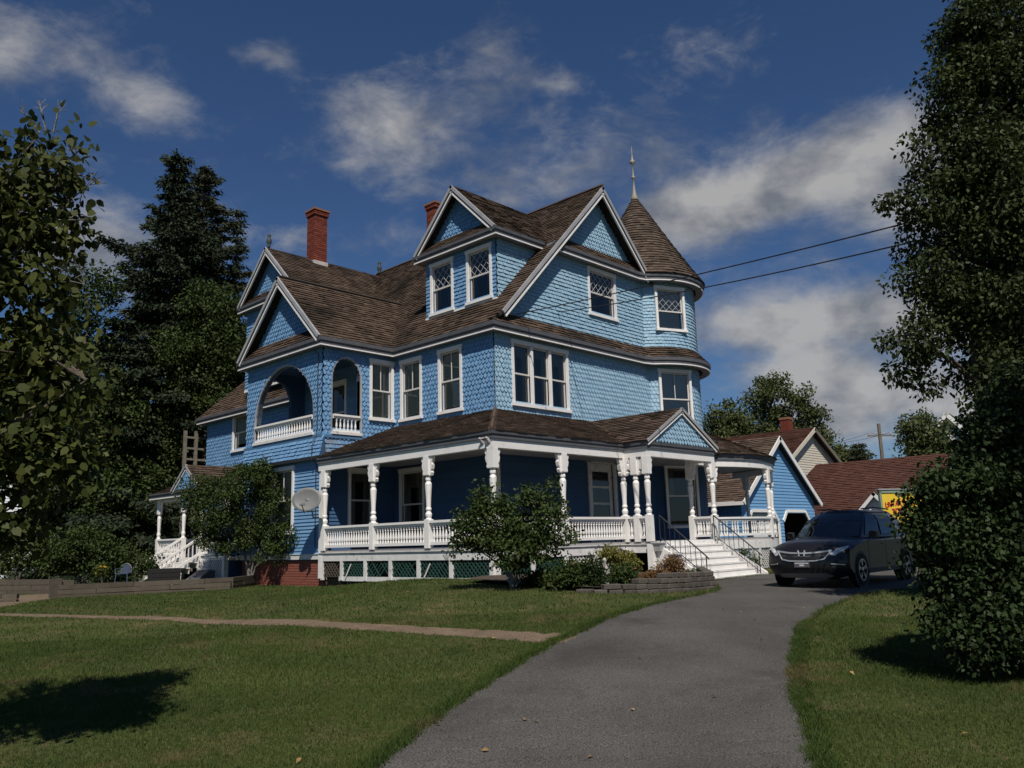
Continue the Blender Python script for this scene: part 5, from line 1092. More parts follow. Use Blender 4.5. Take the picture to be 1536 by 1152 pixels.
# ================================================================== YARD OBJECTS
# satellite dish on its mast
dc = P(461, 750, 24.6); dsh = thing('satellite_dish', (XB*S-.03, dc[1]+.25, dc[2]-.5), 'grey satellite dish bracketed to the bay wall beside the porch', 'satellite dish'); off = np.array(dsh.location)
mat('dish_grey', (.155, .157, .152), (.185, .187, .18), scale=6, rough=.5)
nd = nrm(nrm(CAM-dc)+np.array((-.25, .25, .22))); ud = nrm(np.cross((0, 0, 1), nd)); vd = np.cross(nd, ud); mb = MB(); V = []; F = []
for i in range(6):
    r = i/5
    for k in range(28): a = 2*math.pi*k/28; V.append(dc+ud*.45*r*math.cos(a)+vd*.36*r*math.sin(a)+nd*.07*r*r)
for i in range(5):
    for k in range(28): F.append((i*28+k, i*28+(k+1) % 28, (i+1)*28+(k+1) % 28, (i+1)*28+k))
mb.add(V, F); ds = mb.build('reflector', 'dish_grey', dsh, 1, off, True); sd_ = ds.modifiers.new('t', 'SOLIDIFY'); sd_.thickness = .012; sd_.offset = -1
M = lambda u, v, n: dc+ud*u+vd*v+nd*(n+.07*((u/.43)**2+(v/.36)**2)); mb = MB()
for a, b in (((-.20, .12), (-.19, .20)), ((-.19, .20), (-.16, .13)), ((-.16, .13), (-.13, .20)), ((-.13, .20), (-.12, .12)), ((-.09, .12), (-.02, .12)), ((-.08, .12), (-.02, .18)), ((-.02, .18), (-.06, .22)), ((-.06, .22), (-.09, .19)), ((-.2, .10), (-.11, .10))):
    mb.beam(M(*a, .004), M(*b, .004), .028, .003, up=nd)
mb.build('dish_mark', 'plastic_black', dsh, 1, off)
mb = MB(); tip = dc+nd*.42-vd*.22; mb.tube([dc-vd*.34+nd*.05, dc-vd*.42+nd*.15, tip], .017, 6); mb.build('feed_arm', 'plastic_grey', dsh, 1, off); mb = MB(); mb.beam(tip-nd*.02-vd*.01, tip-nd*.13+vd*.05, .07, .06, up=vd); mb.beam(tip+ud*.08-nd*.04, tip-ud*.08-nd*.04, .05, .05, up=vd); mb.build('receiver', 'plastic_grey', dsh, 1, off)
mb = MB(); bk = dc-nd*.04; mb.tube([off, off+np.array((-.3, -.05, .0)), off+np.array((-.35, -.06, .2)), bk], .024, 8); mb.build('mast', 'plastic_grey', dsh, 1, off); mb = MB(); mb.box(off[0]-.01, off[0]+.02, off[1]-.08, off[1]+.08, off[2]-.12, off[2]+.12); mb.build('bracket', 'plastic_grey', dsh, 1, off)
# weathered timber wall, plank by plank
tw_ = thing('timber_wall', G(212, 888), 'low weathered timber retaining wall at the edge of the side yard', 'wall'); off = np.array(tw_.location)
def timber_run(p0, p1, h, nrow, root, off, ln=1.9, th=.14):
    p0, p1 = np.array(p0), np.array(p1); d = p1-p0; Lg = np.linalg.norm(d[:2]); rh = h/nrow
    for r in range(nrow):
        s = -(ln*.5 if r % 2 else 0)
        while s < Lg:
            a, b = max(0, s)/Lg, min(Lg, s+ln-.015)/Lg; s += ln
            if b-a < .02: continue
            q0, q1 = p0+d*a, p0+d*b; j = random.uniform(-.012, .012); n = np.array((-d[1], d[0], 0))/Lg*j; zz0 = rh*(r+.5); up_ = np.array((0, 0, 1.))
            mb = MB(); mb.beam(q0+n+up_*(zz0-.05), q1+n+up_*(zz0-.05+random.uniform(-.008, .008)), th, rh-.012); mb.build('plank', 'timber_grey', root, 1, off)
timber_run(G(86, 897), G(345, 884), .40, 3, tw_, off); timber_run(G(345, 884)+np.array((.05, .05, 0)), G(345, 884)+np.array((1.5, 1.4, 0)), .40, 3, tw_, off)
for px, py, h in ((82, 897, .52), (100, 896, .46)): mb = MB(); g = G(px, py); mb.box(g[0]-.12, g[0]+.12, g[1]-.12, g[1]+.12, g[2]-.1, g[2]+h); mb.build('corner_post', 'timber_grey', tw_, 1, off)
tl = thing('timber_wall', G(20, 890), 'dark timber retaining wall beyond the gravel path at the shrub bed', 'wall'); off = np.array(tl.location); timber_run(G(-120, 893), G(76, 891), .5, 3, tl, off)
te = thing('timber_edging', G(5, 905), 'stack of two dark timbers lying beside the gravel path', 'timber'); off = np.array(te.location); timber_run(G(-90, 907), G(26, 903), .26, 2, te, off, ln=3)
# stone block edging of the flower bed
bw = thing('block_wall', G(985, 889), 'low curved wall of grey stone blocks edging the flower bed', 'wall'); off = np.array(bw.location)
bpath = [G(866, 888)[:2], G(895, 889.5)[:2], G(940, 889.5)[:2], G(985, 888.5)[:2], G(1030, 886)[:2], G(1068, 882.5)[:2], np.array((6.0*S, -2.75*S))]
seg = [np.linalg.norm(b-a) for a, b in zip(bpath[:-1], bpath[1:])]; tot_ = sum(seg)
def along(s):
    for a, b, l in zip(bpath[:-1], bpath[1:], seg):
        if s <= l: return a+(b-a)*s/l, nrm(b-a)
        s -= l
    return bpath[-1], nrm(bpath[-1]-bpath[-2])
for r in range(4):
    s = -.15*(r % 2)
    while s < tot_-.1:
        ln = random.uniform(.27, .36); a, d = along(max(0, s)+.01); b, _ = along(min(tot_, s+ln)-.01); s += ln; top_ = .02+.36*max(0, min(1, (s-.2)/2.4))
        if r*.10 > top_: continue
        z = float(hgt(*((a+b)/2)))-.04+r*.102; j = np.append(np.array((-d[1], d[0]))*random.uniform(-.012, .012)+np.array((-d[1], d[0]))*.015*r, 0)
        mb = MB(); mb.beam(np.append(a, z+.05)+j, np.append(b, z+.05)+j, .2, .096); o = mb.build('block', 'stone_block', bw, 1, off); bv = o.modifiers.new('b', 'BEVEL'); bv.width = .012; bv.segments = 1
# garden figure, planters, chair, planter box
mat('concrete', (.34, .31, .28), (.44, .41, .37), scale=12, rough=.9, bump=.3)
g = G(908, 885); g = np.array((g[0], g[1], g[2]+.06)); st_ = thing('garden_statue', g, 'small pale concrete garden figure standing in the flower bed', 'statue'); st_.scale = (.7, .7, .72); mb = MB(); mb.lathe([(.17, 0), (.17, .05), (.12, .08), (.08, .16), (.07, .24), (.10, .27)], (0, 0, 0), 12); mb.build('pedestal', 'concrete', st_, 1)
mb = MB(); mb.lathe([(.09, .27), (.11, .34), (.13, .42), (.10, .50), (.085, .56), (.05, .60), (.06, .63), (.075, .68), (.06, .74), (.02, .77)], (0, 0, 0), 12); mb.tube([(-.1, 0, .52), (-.16, -.03, .42), (-.07, -.11, .38)], [.04, .035, .03], 6); mb.tube([(.1, 0, .52), (.16, -.03, .42), (.07, -.11, .38)], [.04, .035, .03], 6); mb.build('figure', 'concrete', st_, 1, (0, 0, 0), True)
mat('pot_grey', (.48, .48, .47), (.56, .56, .55), scale=8, rough=.6)
for i, (x, y, z, lab) in enumerate(((6.12, -1.18, .56, 'grey tapered planter hanging by the top of the porch steps'), (6.12, -1.75, .20, 'grey tapered planter hanging lower down beside the porch steps'))):
    mb = MB(); q = np.array((x, y, z))*S; r = [(.11, 0), (.2, .22), (.23, .22), (.23, .25), (.19, .25), (.17, .2)]; mb.lathe(r, (0, 0, 0), 4); o = thing('planter', q, lab, 'planter', rz=math.pi/4); mb.build('pot', 'pot_grey', o, 1)
    mb = MB(); mb.lathe([(.17, .19), (.01, .215)], (0, 0, 0), 4); mb.build('earth', 'soil', o, 1); mb = MB(); mb.beam((-.02, .02, .2), (.14, .14, .2), .05, .02); mb.build('hook', 'dark_metal', o, 1)
# blue-grey garden chair with a rounded back
g = G(186, 880); d_ = 25.5; q = P(186, 862, d_); gz = q[2]-.22; chz = thing('garden_chair', (q[0], q[1], gz), 'blue grey plastic garden chair with pale rounded back on the upper yard', 'chair', rz=math.atan2(-FH[0], FH[1])); chz.scale = (.72, .72, .72); mat('chair_blue', (.05, .065, .10), (.07, .09, .13), scale=5, rough=.4)
mb = MB(); pts = [(.24*math.cos(a), .0+.10*math.sin(a)*0, .36+.40*math.sin(a)) for a in np.linspace(0, math.pi, 13)]; pts = [(-.24, .2, -.0)][:0]+[(x, .22, z) for x, y, z in pts]; mb.tube(pts, .035, 6); mb.build('back_rim', 'trim_grey', chz, 1)
mb = MB(); mb.prism([(x*.9, z) for x, y, z in pts], plane((0, .22, 0), (1, 0, 0), (0, -1, 0)), -.012, .012); mb.build('backrest', 'chair_blue', chz, 1); mb = MB(); mb.box(-.26, .26, -.25, .22, .34, .38); mb.build('seat', 'chair_blue', chz, 1)
for sx_ in (-1, 1):
    for sy_ in (-.22, .2): mb = MB(); mb.tube([(sx_*.23, sy_, .34), (sx_*.27, sy_*1.15, -.05)], .022, 6); mb.build('leg', 'chair_blue', chz, 1)
    mb = MB(); mb.tube([(sx_*.27, .22, .55), (sx_*.29, -.2, .55), (sx_*.27, -.23, .36)], .025, 6); mb.build('armrest', 'chair_blue', chz, 1)
q = P(246, 866, 25.0); pbx = thing('planter_box', (q[0], q[1], q[2]-.12), 'dark wooden planter box below the side porch stairs', 'planter', rz=-.1); mb = MB()
for z in (0, .13, .26): mb = MB(); mb.box(-.42, .42, -.2, -.17, z, z+.12); mb.build('slat', 'room_dark', pbx, 1); mb = MB(); mb.box(-.42, .42, .17, .2, z, z+.12); mb.build('slat', 'room_dark', pbx, 1)
for x in (-.41, .38): mb = MB(); mb.box(x, x+.03, -.169, .169, 0, .38); mb.build('end_board', 'room_dark', pbx, 1)
mb = MB(); mb.box(-.38, .38, -.169, .169, .22, .32); mb.build('earth', 'soil', pbx, 1)
# yellow sign with red lettering
s0 = P(1320, 737, 29.5); sg_ = thing('yellow_sign', (s0[0], s0[1], float(hgt(s0[0], s0[1]))), 'yellow sign with red lettering in a green frame behind the parked cars', 'sign'); off = np.array(sg_.location)
U = nrm(np.append(RH, 0)*math.cos(.3)+np.append(FH, 0)*math.sin(.3)); Nn = nrm(np.cross(U, (0, 0, 1))); M = plane(s0, U, Nn); mat('sign_yellow', (.66, .44, .03), (.72, .50, .05), scale=2, rough=.5); mat('sign_red', (.42, .03, .03), rough=.5); mat('sign_cream', (.72, .62, .42), rough=.5); mat('frame_green', (.16, .23, .17), (.2, .27, .2), scale=4, rough=.6)
mb = MB(); mb.prism(rect(.03, 2.0, -2.1, -.06), M, -.03, 0); mb.build('panel', 'sign_yellow', sg_, 1, off); mb = MB(); mb.prism(rect(.03, 2.0, -2.1, -.06), M, -.05, -.032); mb.build('added_backing', 'weathered_wood', sg_, 1, off)  # unseen backing added to keep yellow out of the door glass reflection
for a in (rect(-.05, .03, -2.2, .0), rect(2.0, 2.08, -2.2, .0), rect(-.05, 2.08, -.06, .05)): mb = MB(); mb.prism(a, M, -.07, .03); mb.build('frame', 'frame_green', sg_, 1, off)
mb = MB(); mb.prism(rect(-.1, 2.13, .05, .09), M, -.1, .06); mb.build('cap', 'trim_pale', sg_, 1, off)
for u in (.1, 1.9): mb = MB(); mb.prism(rect(u-.05, u+.05, -3.2, -2.05), M, -.12, -.06); mb.build('post', 'weathered_wood', sg_, 1, off)
mat('sign_dark', (.16, .015, .02), rough=.5)
def glyphs(row, u, z, h, m, n0):
    """lettering as strokes; each letter a list of unit strokes"""
    ST = {'A': [((0, 0), (.5, 1)), ((.5, 1), (1, 0)), ((.2, .4), (.8, .4))], 'R': [((0, 0), (0, 1)), ((0, 1), (.9, .8)), ((.9, .8), (0, .5)), ((.1, .5), (1, 0))], 'T': [((0, 1), (1, 1)), ((.5, 1), (.5, 0))], 'E': [((0, 0), (0, 1)), ((0, 1), (1, 1)), ((0, .5), (.8, .5)), ((0, 0), (1, 0))], 'U': [((0, 1), (0, 0)), ((0, 0), (1, 0)), ((1, 0), (1, 1))], 'N': [((0, 0), (0, 1)), ((0, 1), (1, 0)), ((1, 0), (1, 1))], 'O': [((0, 0), (0, 1)), ((0, 1), (1, 1)), ((1, 1), (1, 0)), ((1, 0), (0, 0))]}
    for c in row:
        w = h*.62; mb = MB()
        for a, b in ST[c]:
            dz = .07*((u-.2)/.8); mb.beam(M(u+a[0]*w, z+a[1]*h+dz, n0), M(u+b[0]*w, z+b[1]*h+dz, n0), h*.24, .012, up=Nn)
        mb.build('letter', m, sg_, 1, off); u += h*.86
glyphs('UNTART', .17, -.56, .17, 'sign_red', .006); glyphs('TOO', .42, -.86, .2, 'sign_red', .006)
# ================================================================== VEGETATION (metres)
def leaf_cloud(Pc, sig, n, L, W, out=None, droop=.35, rng=RNG, fine=False):
    """n leaves around cluster points Pc (k,3) with spreads sig (k,); returns V,F,R"""
    k = len(Pc); i = rng.integers(0, k, n); g = rng.normal(0, 1, (n, 3)); g /= np.maximum(1, np.linalg.norm(g, axis=1)/1.7)[:, None]
    p = Pc[i]+g*sig[i][:, None]*np.array((1, 1, .8))
    a = rng.normal(0, 1, (n, 3))+g*.5; a[:, 2] -= droop; a /= np.linalg.norm(a, axis=1)[:, None]
    nn = rng.normal(0, .7, (n, 3))+np.array((0, 0, .9)); b = np.cross(nn, a); b /= np.maximum(1e-6, np.linalg.norm(b, axis=1))[:, None]; nn = np.cross(a, b)
    s = rng.uniform(.65, 1.25, n)[:, None]; l = L*s; w = W*s
    if fine:   # rounder six-cornered blade with a pointed tip
        cu = rng.uniform(.05, .3, n)[:, None]*l
        q = [p, p+a*l*.22+b*w*.42+nn*l*.05, p+a*l*.58+b*w*.46+nn*l*.05-nn*cu*.3, p+a*l-nn*cu, p+a*l*.58-b*w*.46+nn*l*.05-nn*cu*.3, p+a*l*.22-b*w*.42+nn*l*.05]
        cr = rng.uniform(0, 1, k); R = np.clip(.5*cr[i]+.5*rng.uniform(0, 1, n), 0, 1)
        return np.stack(q, 1).reshape(-1, 3), np.arange(6*n).reshape(-1, 6), np.repeat(R, 6)
    v0 = p; v1 = p+a*l*.45+b*w*.5+nn*l*.06; v2 = p+a*l-nn*l*.12; v3 = p+a*l*.45-b*w*.5+nn*l*.06
    V = np.stack([v0, v1, v2, v3], 1).reshape(-1, 3); F = np.arange(4*n).reshape(-1, 4)
    cr = rng.uniform(0, 1, k); R = np.clip(.55*cr[i]+.45*rng.uniform(0, 1, n), 0, 1)
    return V, F, np.repeat(R, 4)
def clusters(blobs, n, rng, shell=.55):
    w = np.array([b[2] if len(b) > 2 else b[1][0]*b[1][1]*b[1][2] for b in blobs], float); w /= w.sum(); out = []
    for _ in range(n):
        b = blobs[rng.choice(len(blobs), p=w)]; d = rng.normal(0, 1, 3); d /= np.linalg.norm(d); r = shell+(1-shell)*rng.uniform(0, 1)**.7
        if rng.uniform() < .25: r *= rng.uniform(.3, 1)
        out.append(np.array(b[0])+d*r*np.array(b[1]))
    return np.array(out)
def tree(name, label, cat, base, stems, blobs, ncl, nleaf, L, W, leafm, sig, barkm='bark', r0=.14, group=None, seed=1, nbr=60, droop=.35, extra=None, keep=None, fine=False):
    rng = np.random.default_rng(seed); base = np.array(base, float); o = thing(name, base, label, cat, group)
    Pc = clusters(blobs, ncl, rng)
    if keep is not None: Pc = Pc[[bool(keep(p)) for p in Pc]]
    Pc = Pc[Pc[:, 2] > base[2]+.08]
    mb = MB(); tops = []
    for k, st in enumerate(stems):
        pts = [base]+[np.array(q, float) for q in st]; rr = np.linspace(r0, r0*.22, len(pts)); rr[0] *= 1.25
        # bend between control points
        fine = []; fr = []
        for i in range(len(pts)-1):
            for t in np.linspace(0, 1, 5)[:-1]: fine.append(pts[i]*(1-t)+pts[i+1]*t+rng.normal(0, .25*r0, 3)*(i+t > 0)); fr.append(rr[i]*(1-t)+rr[i+1]*t)
        fine.append(pts[-1]); fr.append(rr[-1]); mb.tube(fine, fr, 8); tops.append(np.array(fine))
    allp = np.concatenate(tops)
    for j in rng.permutation(len(Pc))[:nbr]:
        c = Pc[j]; lower = allp[allp[:, 2] < c[2]-.05*np.linalg.norm(c-base)]
        if len(lower) == 0: lower = allp
        q = lower[np.argmin(np.linalg.norm(lower-c, axis=1)+.35*np.abs(lower[:, 2]-(c[2]-.3*np.linalg.norm(lower[:, :2]-c[:2], axis=1))))]
        m = (q+c)/2+np.array((0, 0, .12*np.linalg.norm(c-q)))+rng.normal(0, .06, 3)*np.linalg.norm(c-q); r = min(r0*.4, .012+.018*np.linalg.norm(c-q)); mb.tube([q, m, c], [r, r*.6, r*.22], 5)
    mb.build('trunk', barkm, o, 1, base)
    V, F, R = leaf_cloud(Pc, np.full(len(Pc), sig)*rng.uniform(.6, 1.35, len(Pc)), nleaf, L, W, droop=droop, rng=rng, fine=fine)
    np_mesh('crown', V-base, F, R, leafm, o)
    if extra: extra(o, base, rng, Pc)
    return o
def gz(p): return np.array((p[0], p[1], float(hgt(p[0], p[1]))))
def conifer(name, label, base, h, rb, seed, m='leaf_conifer', group=None, n=42000, z0=.06):
    rng = np.random.default_rng(seed); base = np.array(base, float); o = thing(name, base, label, 'tree', group); mb = MB(); mb.tube([(0, 0, 0), (0, 0, h*.5), (0, 0, h*.99)], [h*.017, h*.009, .02], 8); Pc = []; Dn = []
    nw = int(h*1.75)
    for i in range(nw):
        t = z0+(1-z0)*i/nw; z = h*t; R_ = rb*(1-t)**.85*rng.uniform(.55, 1.15)+.15; nb = rng.integers(4, 7); ph = rng.uniform(0, 6.28)
        for k in range(nb):
            a = ph+6.28*k/nb+rng.normal(0, .25); Lb_ = R_*rng.uniform(.4, 1.25); d = np.array((math.cos(a), math.sin(a), 0)); rise = .10-.42*(1-t)+rng.normal(0, .06)
            e = np.array((0, 0, z))+d*Lb_+np.array((0, 0, Lb_*rise)); m2 = np.array((0, 0, z))+d*Lb_*.55+np.array((0, 0, Lb_*(rise*.5-.06))); mb.tube([(0, 0, z), m2, e], [.02+.01*Lb_, .02, .008], 4)
            ns = max(3, int(Lb_*6))
            for s in np.linspace(.22, 1, ns):
                q = np.array((0, 0, z))*(1-s)+e*s+np.array((0, 0, -.05*Lb_*math.sin(3.14*s))); side = np.array((-d[1], d[0], 0))
                for sg in (-1, 0, 1):
                    w = Lb_*.30*(1.1-s)*sg*rng.uniform(.5, 1.2); Pc.append(q+side*w+rng.normal(0, .05, 3)); Dn.append(nrm(d+side*sg*.8+np.array((0, 0, -.25))))
    Pc = np.array(Pc); Dn = np.array(Dn); i = rng.integers(0, len(Pc), n); g = rng.normal(0, .12, (n, 3))*np.array((1, 1, .55)); p = Pc[i]+g
    a = Dn[i]+rng.normal(0, .45, (n, 3)); a /= np.linalg.norm(a, axis=1)[:, None]; b = np.cross(a, rng.normal(0, 1, (n, 3))); b /= np.linalg.norm(b, axis=1)[:, None]; l = rng.uniform(.14, .34, (n, 1)); w = .05
    V = np.stack([p, p+a*l*.5+b*w, p+a*l+np.array((0, 0, -.04)), p+a*l*.5-b*w], 1).reshape(-1, 3); cr = rng.uniform(0, 1, len(Pc)); R = np.clip(.5*cr[i]+.5*rng.uniform(0, 1, n), 0, 1)
    mb.build('trunk', 'bark', o, 1); np_mesh('crown', V, np.arange(4*n).reshape(-1, 4), np.repeat(R, 4), m, o); return o
def topz(px, py, d): return PH(px, py, d)[2]
# --- conifers behind the side entry
b = gz(PH(236, 860, 41)); conifer('spruce_tree', 'tallest dark spruce behind the side entry', b, topz(243, 226, 41)-b[2], 8.2, 3, n=105000)
b = gz(PH(283, 860, 43.5)); conifer('spruce_tree', 'second broad dark spruce rising just behind the tallest one', b, topz(288, 246, 43.5)-b[2], 7.4, 4, 'leaf_conifer_warm', n=95000)
b = gz(PH(338, 860, 46)); conifer('spruce_tree', 'thin sparse spruce top beside the near house gable', b, topz(343, 308, 46)-b[2], 2.4, 5, n=9000)
b = gz(PH(165, 860, 38)); conifer('spruce_tree', 'lower dark spruce to the side of the tall ones, over the shrubs', b, topz(172, 470, 38)-b[2], 5.0, 6, n=50000)
# --- leafy trees behind the house on the left
def leafy(name, label, px, d, pts, ncl, n, L, W, m, sig, seed, group=None, r0=.22, base_py=862, bark='bark', nbr=50, **k):
    """pts: (pixel x, pixel y, pixel radius x, pixel radius y) blobs at depth d"""
    b = gz(PH(px, base_py, d)); bl = [(PH(x, y, d+dd), (rx*d/FOC, (rx+ry)/2*d/FOC*.9, ry*d/FOC)) for x, y, rx, ry, dd in pts]; top = max(bl, key=lambda q: q[0][2])
    st = [[b*(1-t)+np.array((top[0][0], top[0][1], top[0][2]))*t for t in (.35, .7, 1.0)]]+[[b+(np.array(q[0])-b)*t for t in (.3, .7, 1.0)] for q in bl[1:4]]
    return tree(name, label, 'tree', b, st, bl, ncl, n, L, W, m, sig, bark, r0, group, seed, nbr, **k)
leafy('maple_tree', 'fresh green leafy tree in front of the spruces beside the far wing', 300, 39.5, [(315, 470, 40, 46, 0), (340, 520, 30, 60, 0), (275, 530, 50, 50, 0), (305, 600, 46, 46, 0), (265, 660, 40, 50, 0)], 240, 32000, .15, .09, 'leaf_dark', .38, 21)
leafy('maple_tree', 'dark leafy tree with a rounded top left of the spruces', 125, 37, [(130, 440, 48, 50, 0), (110, 520, 70, 60, 0), (150, 620, 80, 70, 0), (80, 640, 70, 70, 0), (190, 740, 70, 60, 0), (120, 740, 80, 60, 0)], 260, 32000, .16, .11, 'leaf_dark', .42, 22)
leafy('maple_tree', 'dim leafy tree filling the gap between the spruces and the side porch', 205, 39, [(215, 760, 45, 60, 0), (180, 800, 40, 40, 0), (245, 690, 35, 50, 0), (205, 650, 45, 50, 1), (260, 790, 34, 50, 0)], 130, 16000, .15, .10, 'leaf_dark', .38, 23)
# --- shrubs of the upper yard (left)
def shrub(name, label, px, py, d, pts, ncl, n, L, W, m, sig, seed, group=None, r0=.035, ns=4, nbr=40, z=None, bark='bark', **k):
    b = PH(px, py, d); b = np.array((b[0], b[1], (float(hgt(b[0], b[1])) if z is None else z))); bl = [(PH(x, y, d+dd), (rx*d/FOC, (rx+ry)/2*d/FOC, ry*d/FOC)) for x, y, rx, ry, dd in pts]; rng = np.random.default_rng(seed+100); st = []
    for i in range(ns):
        q = np.array(bl[i % len(bl)][0])+rng.normal(0, .12, 3); st.append([b+(q-b)*np.array((.25, .25, .5))+rng.normal(0, .03, 3), q])
    return tree(name, label, 'shrub', b, st, bl, ncl, n, L, W, m, sig, bark, r0, group, seed, nbr, **k)
UZ = .05
shrub('yard_shrub', 'rounded dark shrub behind the timber wall next to the garden chair', 120, 868, 27, [(125, 825, 42, 30, 0), (95, 835, 35, 26, 0), (150, 840, 26, 22, 0)], 90, 9000, .10, .06, 'leaf_dark', .2, 31, z=-.2)
shrub('yard_shrub', 'thin twiggy shrub over the dark timber wall by the gravel path', 25, 868, 27, [(30, 820, 40, 34, 0), (0, 835, 40, 30, 0), (60, 800, 24, 24, 0)], 60, 4200, .10, .06, 'leaf_small', .22, 32, z=-.2)
shrub('yard_shrub', 'low dark shrub between the rounded shrub and the side stairs', 205, 868, 28, [(205, 845, 26, 18, 0), (175, 835, 24, 20, .5)], 50, 4500, .09, .05, 'leaf_dark', .18, 33, z=-.2)
def blooms(m, k, r):
    def f(o, base, rng, Pc):
        mb = MB()
        for j in rng.permutation(len(Pc))[:k]: mb.lathe([(r*.3, -r*.4), (r, 0), (r*.5, r*.6)], Pc[j]-base+rng.normal(0, .03, 3), 6)
        mb.build('flowers', m, o, 1)['kind'] = 'stuff'
    return f
shrub('flower_clump', 'clump of yellow flowers behind the timber wall', 153, 868, 26, [(152, 853, 10, 9, 0)], 26, 500, .08, .03, 'leaf_small', .07, 34, z=-.15, nbr=8, r0=.01, extra=blooms('flower_yellow', 18, .05))
# --- small tree before the bay
def px_tree(name, label, cat, gpx, gpy, blobs, ncl, n, L, W, m, sig, seed, r0, stems=None, dd0=0, **k):
    b = G(gpx, gpy); d = float((b-CAM)[:2]@FH)+dd0; bl = [(PH(x, y, d+dd), (rx*d/FOC, (rx+ry)/2*d/FOC, ry*d/FOC)) for x, y, rx, ry, dd in blobs]; rng = np.random.default_rng(seed+50)
    st = []
    for i in range(stems or 4):
        q = np.array(bl[i % len(bl)][0]); st.append([b+(q-b)*np.array((.12, .12, .35))+rng.normal(0, .04, 3), b+(q-b)*np.array((.5, .5, .7))+rng.normal(0, .05, 3), q])
    return tree(name, label, cat, b, st, bl, ncl, n, L, W, m, sig, 'bark_grey', r0, None, seed, 70, **k)
px_tree('crabapple_tree', 'small bushy tree with several thin stems in front of the bay', 'tree', 374, 879, [(375, 740, 62, 44, 0), (320, 760, 42, 50, 0), (420, 775, 44, 42, 0), (345, 800, 48, 34, 0), (440, 800, 28, 34, -.3), (300, 735, 26, 26, 0), (395, 712, 34, 22, 0), (410, 826, 36, 18, -.3)], 240, 33000, .078, .048, 'leaf_dark', .16, 41, .028, stems=7)
px_tree('lilac_bush', 'dark lilac bush growing in front of the porch corner post', 'shrub', 768, 884, [(800, 775, 48, 44, 0), (765, 800, 44, 50, 0), (840, 790, 26, 38, 0), (720, 790, 34, 38, 0), (735, 755, 26, 30, 0), (690, 808, 24, 26, 0), (790, 825, 56, 34, 0), (830, 735, 16, 22, 0), (715, 740, 14, 18, 0)], 170, 13500, .072, .045, 'leaf_dark', .13, 42, .026, stems=8)
# --- flower bed planting
def bedplant(name, label, gx_, gy_, blobs, ncl, n, L, W, m, sig, seed, extra=None, z=None, ns=5):
    b = G(gx_, gy_); d = float((b-CAM)[:2]@FH); bl = [(PH(x, y, d+dd), (rx*d/FOC, (rx+ry)/2*d/FOC, ry*d/FOC)) for x, y, rx, ry, dd in blobs]; rng = np.random.default_rng(seed+9)
    st = [[b+(np.array(bl[i % len(bl)][0])-b)*.6+rng.normal(0, .03, 3), np.array(bl[i % len(bl)][0])+rng.normal(0, .05, 3)] for i in range(ns)]
    return tree(name, label, 'plant', b, st, bl, ncl, n, L, W, m, sig, 'bark', .014, None, seed, 18, extra=extra)
bedplant('spirea_shrub', 'gold topped shrub in the flower bed before the white pier', 930, 878, [(925, 832, 24, 9, 0), (915, 838, 18, 9, 0), (940, 845, 16, 14, 0)], 60, 4200, .05, .03, 'leaf_gold', .09, 51)
bedplant('barberry_shrub', 'rust and green rounded shrub under the gold topped one', 935, 882, [(932, 860, 22, 16, -.2), (915, 868, 16, 10, -.2), (945, 868, 14, 12, -.2)], 60, 4200, .05, .03, 'leaf_dark', .09, 52, extra=blooms('flower_red', 12, .025))
bedplant('rose_bush', 'dark leafy rose bush with a few reddish blooms by the garden figure', 868, 884, [(862, 862, 26, 16, 0), (885, 868, 16, 12, 0), (838, 868, 18, 12, 0)], 80, 5200, .06, .04, 'leaf_dark', .11, 53, extra=blooms('flower_red', 14, .035))
bedplant('low_perennial', 'orange tinged low plants along the stone block edging', 985, 877, [(985, 862, 16, 8, 0), (970, 866, 12, 6, 0)], 40, 2400, .05, .025, 'leaf_rust', .07, 54)
bedplant('feathery_shrub', 'pale feathery shrub between the planters and the handrail', 1010, 874, [(1008, 850, 16, 14, 0), (1018, 860, 12, 10, 0)], 40, 2600, .05, .025, 'leaf_rust', .09, 55)
bedplant('iris_clump', 'upright dark leafed clump beside the garden figure', 893, 886, [(893, 862, 6, 18, 0), (900, 872, 6, 10, 0)], 26, 900, .16, .022, 'leaf_bush', .07, 56)
bedplant('low_perennial', 'green plants at the foot of the handrail by the steps', 1045, 872, [(1040, 862, 12, 7, 0)], 22, 1200, .05, .028, 'leaf_small', .07, 57)
bedplant('tall_weed', 'yellow green weeds behind the porch lattice on the tower side', 1112, 858, [(1118, 838, 12, 14, 0), (1130, 845, 10, 10, 0)], 26, 1500, .07, .03, 'leaf_small', .09, 58)
bedplant('low_perennial', 'dark plants along the lattice between the lilac and the rose bush', 812, 880, [(812, 868, 16, 10, 0), (790, 872, 12, 8, 0)], 36, 2200, .06, .035, 'leaf_dark', .09, 59)
# --- trees behind the garage
leafy('ash_tree', 'rounded tree with loose crown behind the garage ridge', 1150, 66, [(1150, 600, 38, 40, 0), (1160, 570, 20, 18, 0), (1140, 650, 40, 36, 0), (1175, 640, 30, 36, 0)], 120, 10500, .24, .14, 'leaf_far', .40, 61, r0=.3)
leafy('ash_tree', 'feathery thin topped tree behind the beige gable', 1205, 64, [(1198, 590, 14, 24, 0), (1210, 620, 24, 24, 0), (1232, 622, 16, 16, 0), (1215, 660, 34, 30, 0), (1240, 670, 24, 22, 0)], 95, 6500, .24, .13, 'leaf_far', .34, 62, r0=.26)
leafy('ash_tree', 'lower bushy tree close beside the tower porch roof', 1085, 60, [(1085, 625, 26, 24, 0), (1110, 640, 28, 24, 0), (1070, 650, 26, 22, 0), (1095, 665, 40, 20, 0)], 100, 8500, .22, .14, 'leaf_far', .40, 63, r0=.24)
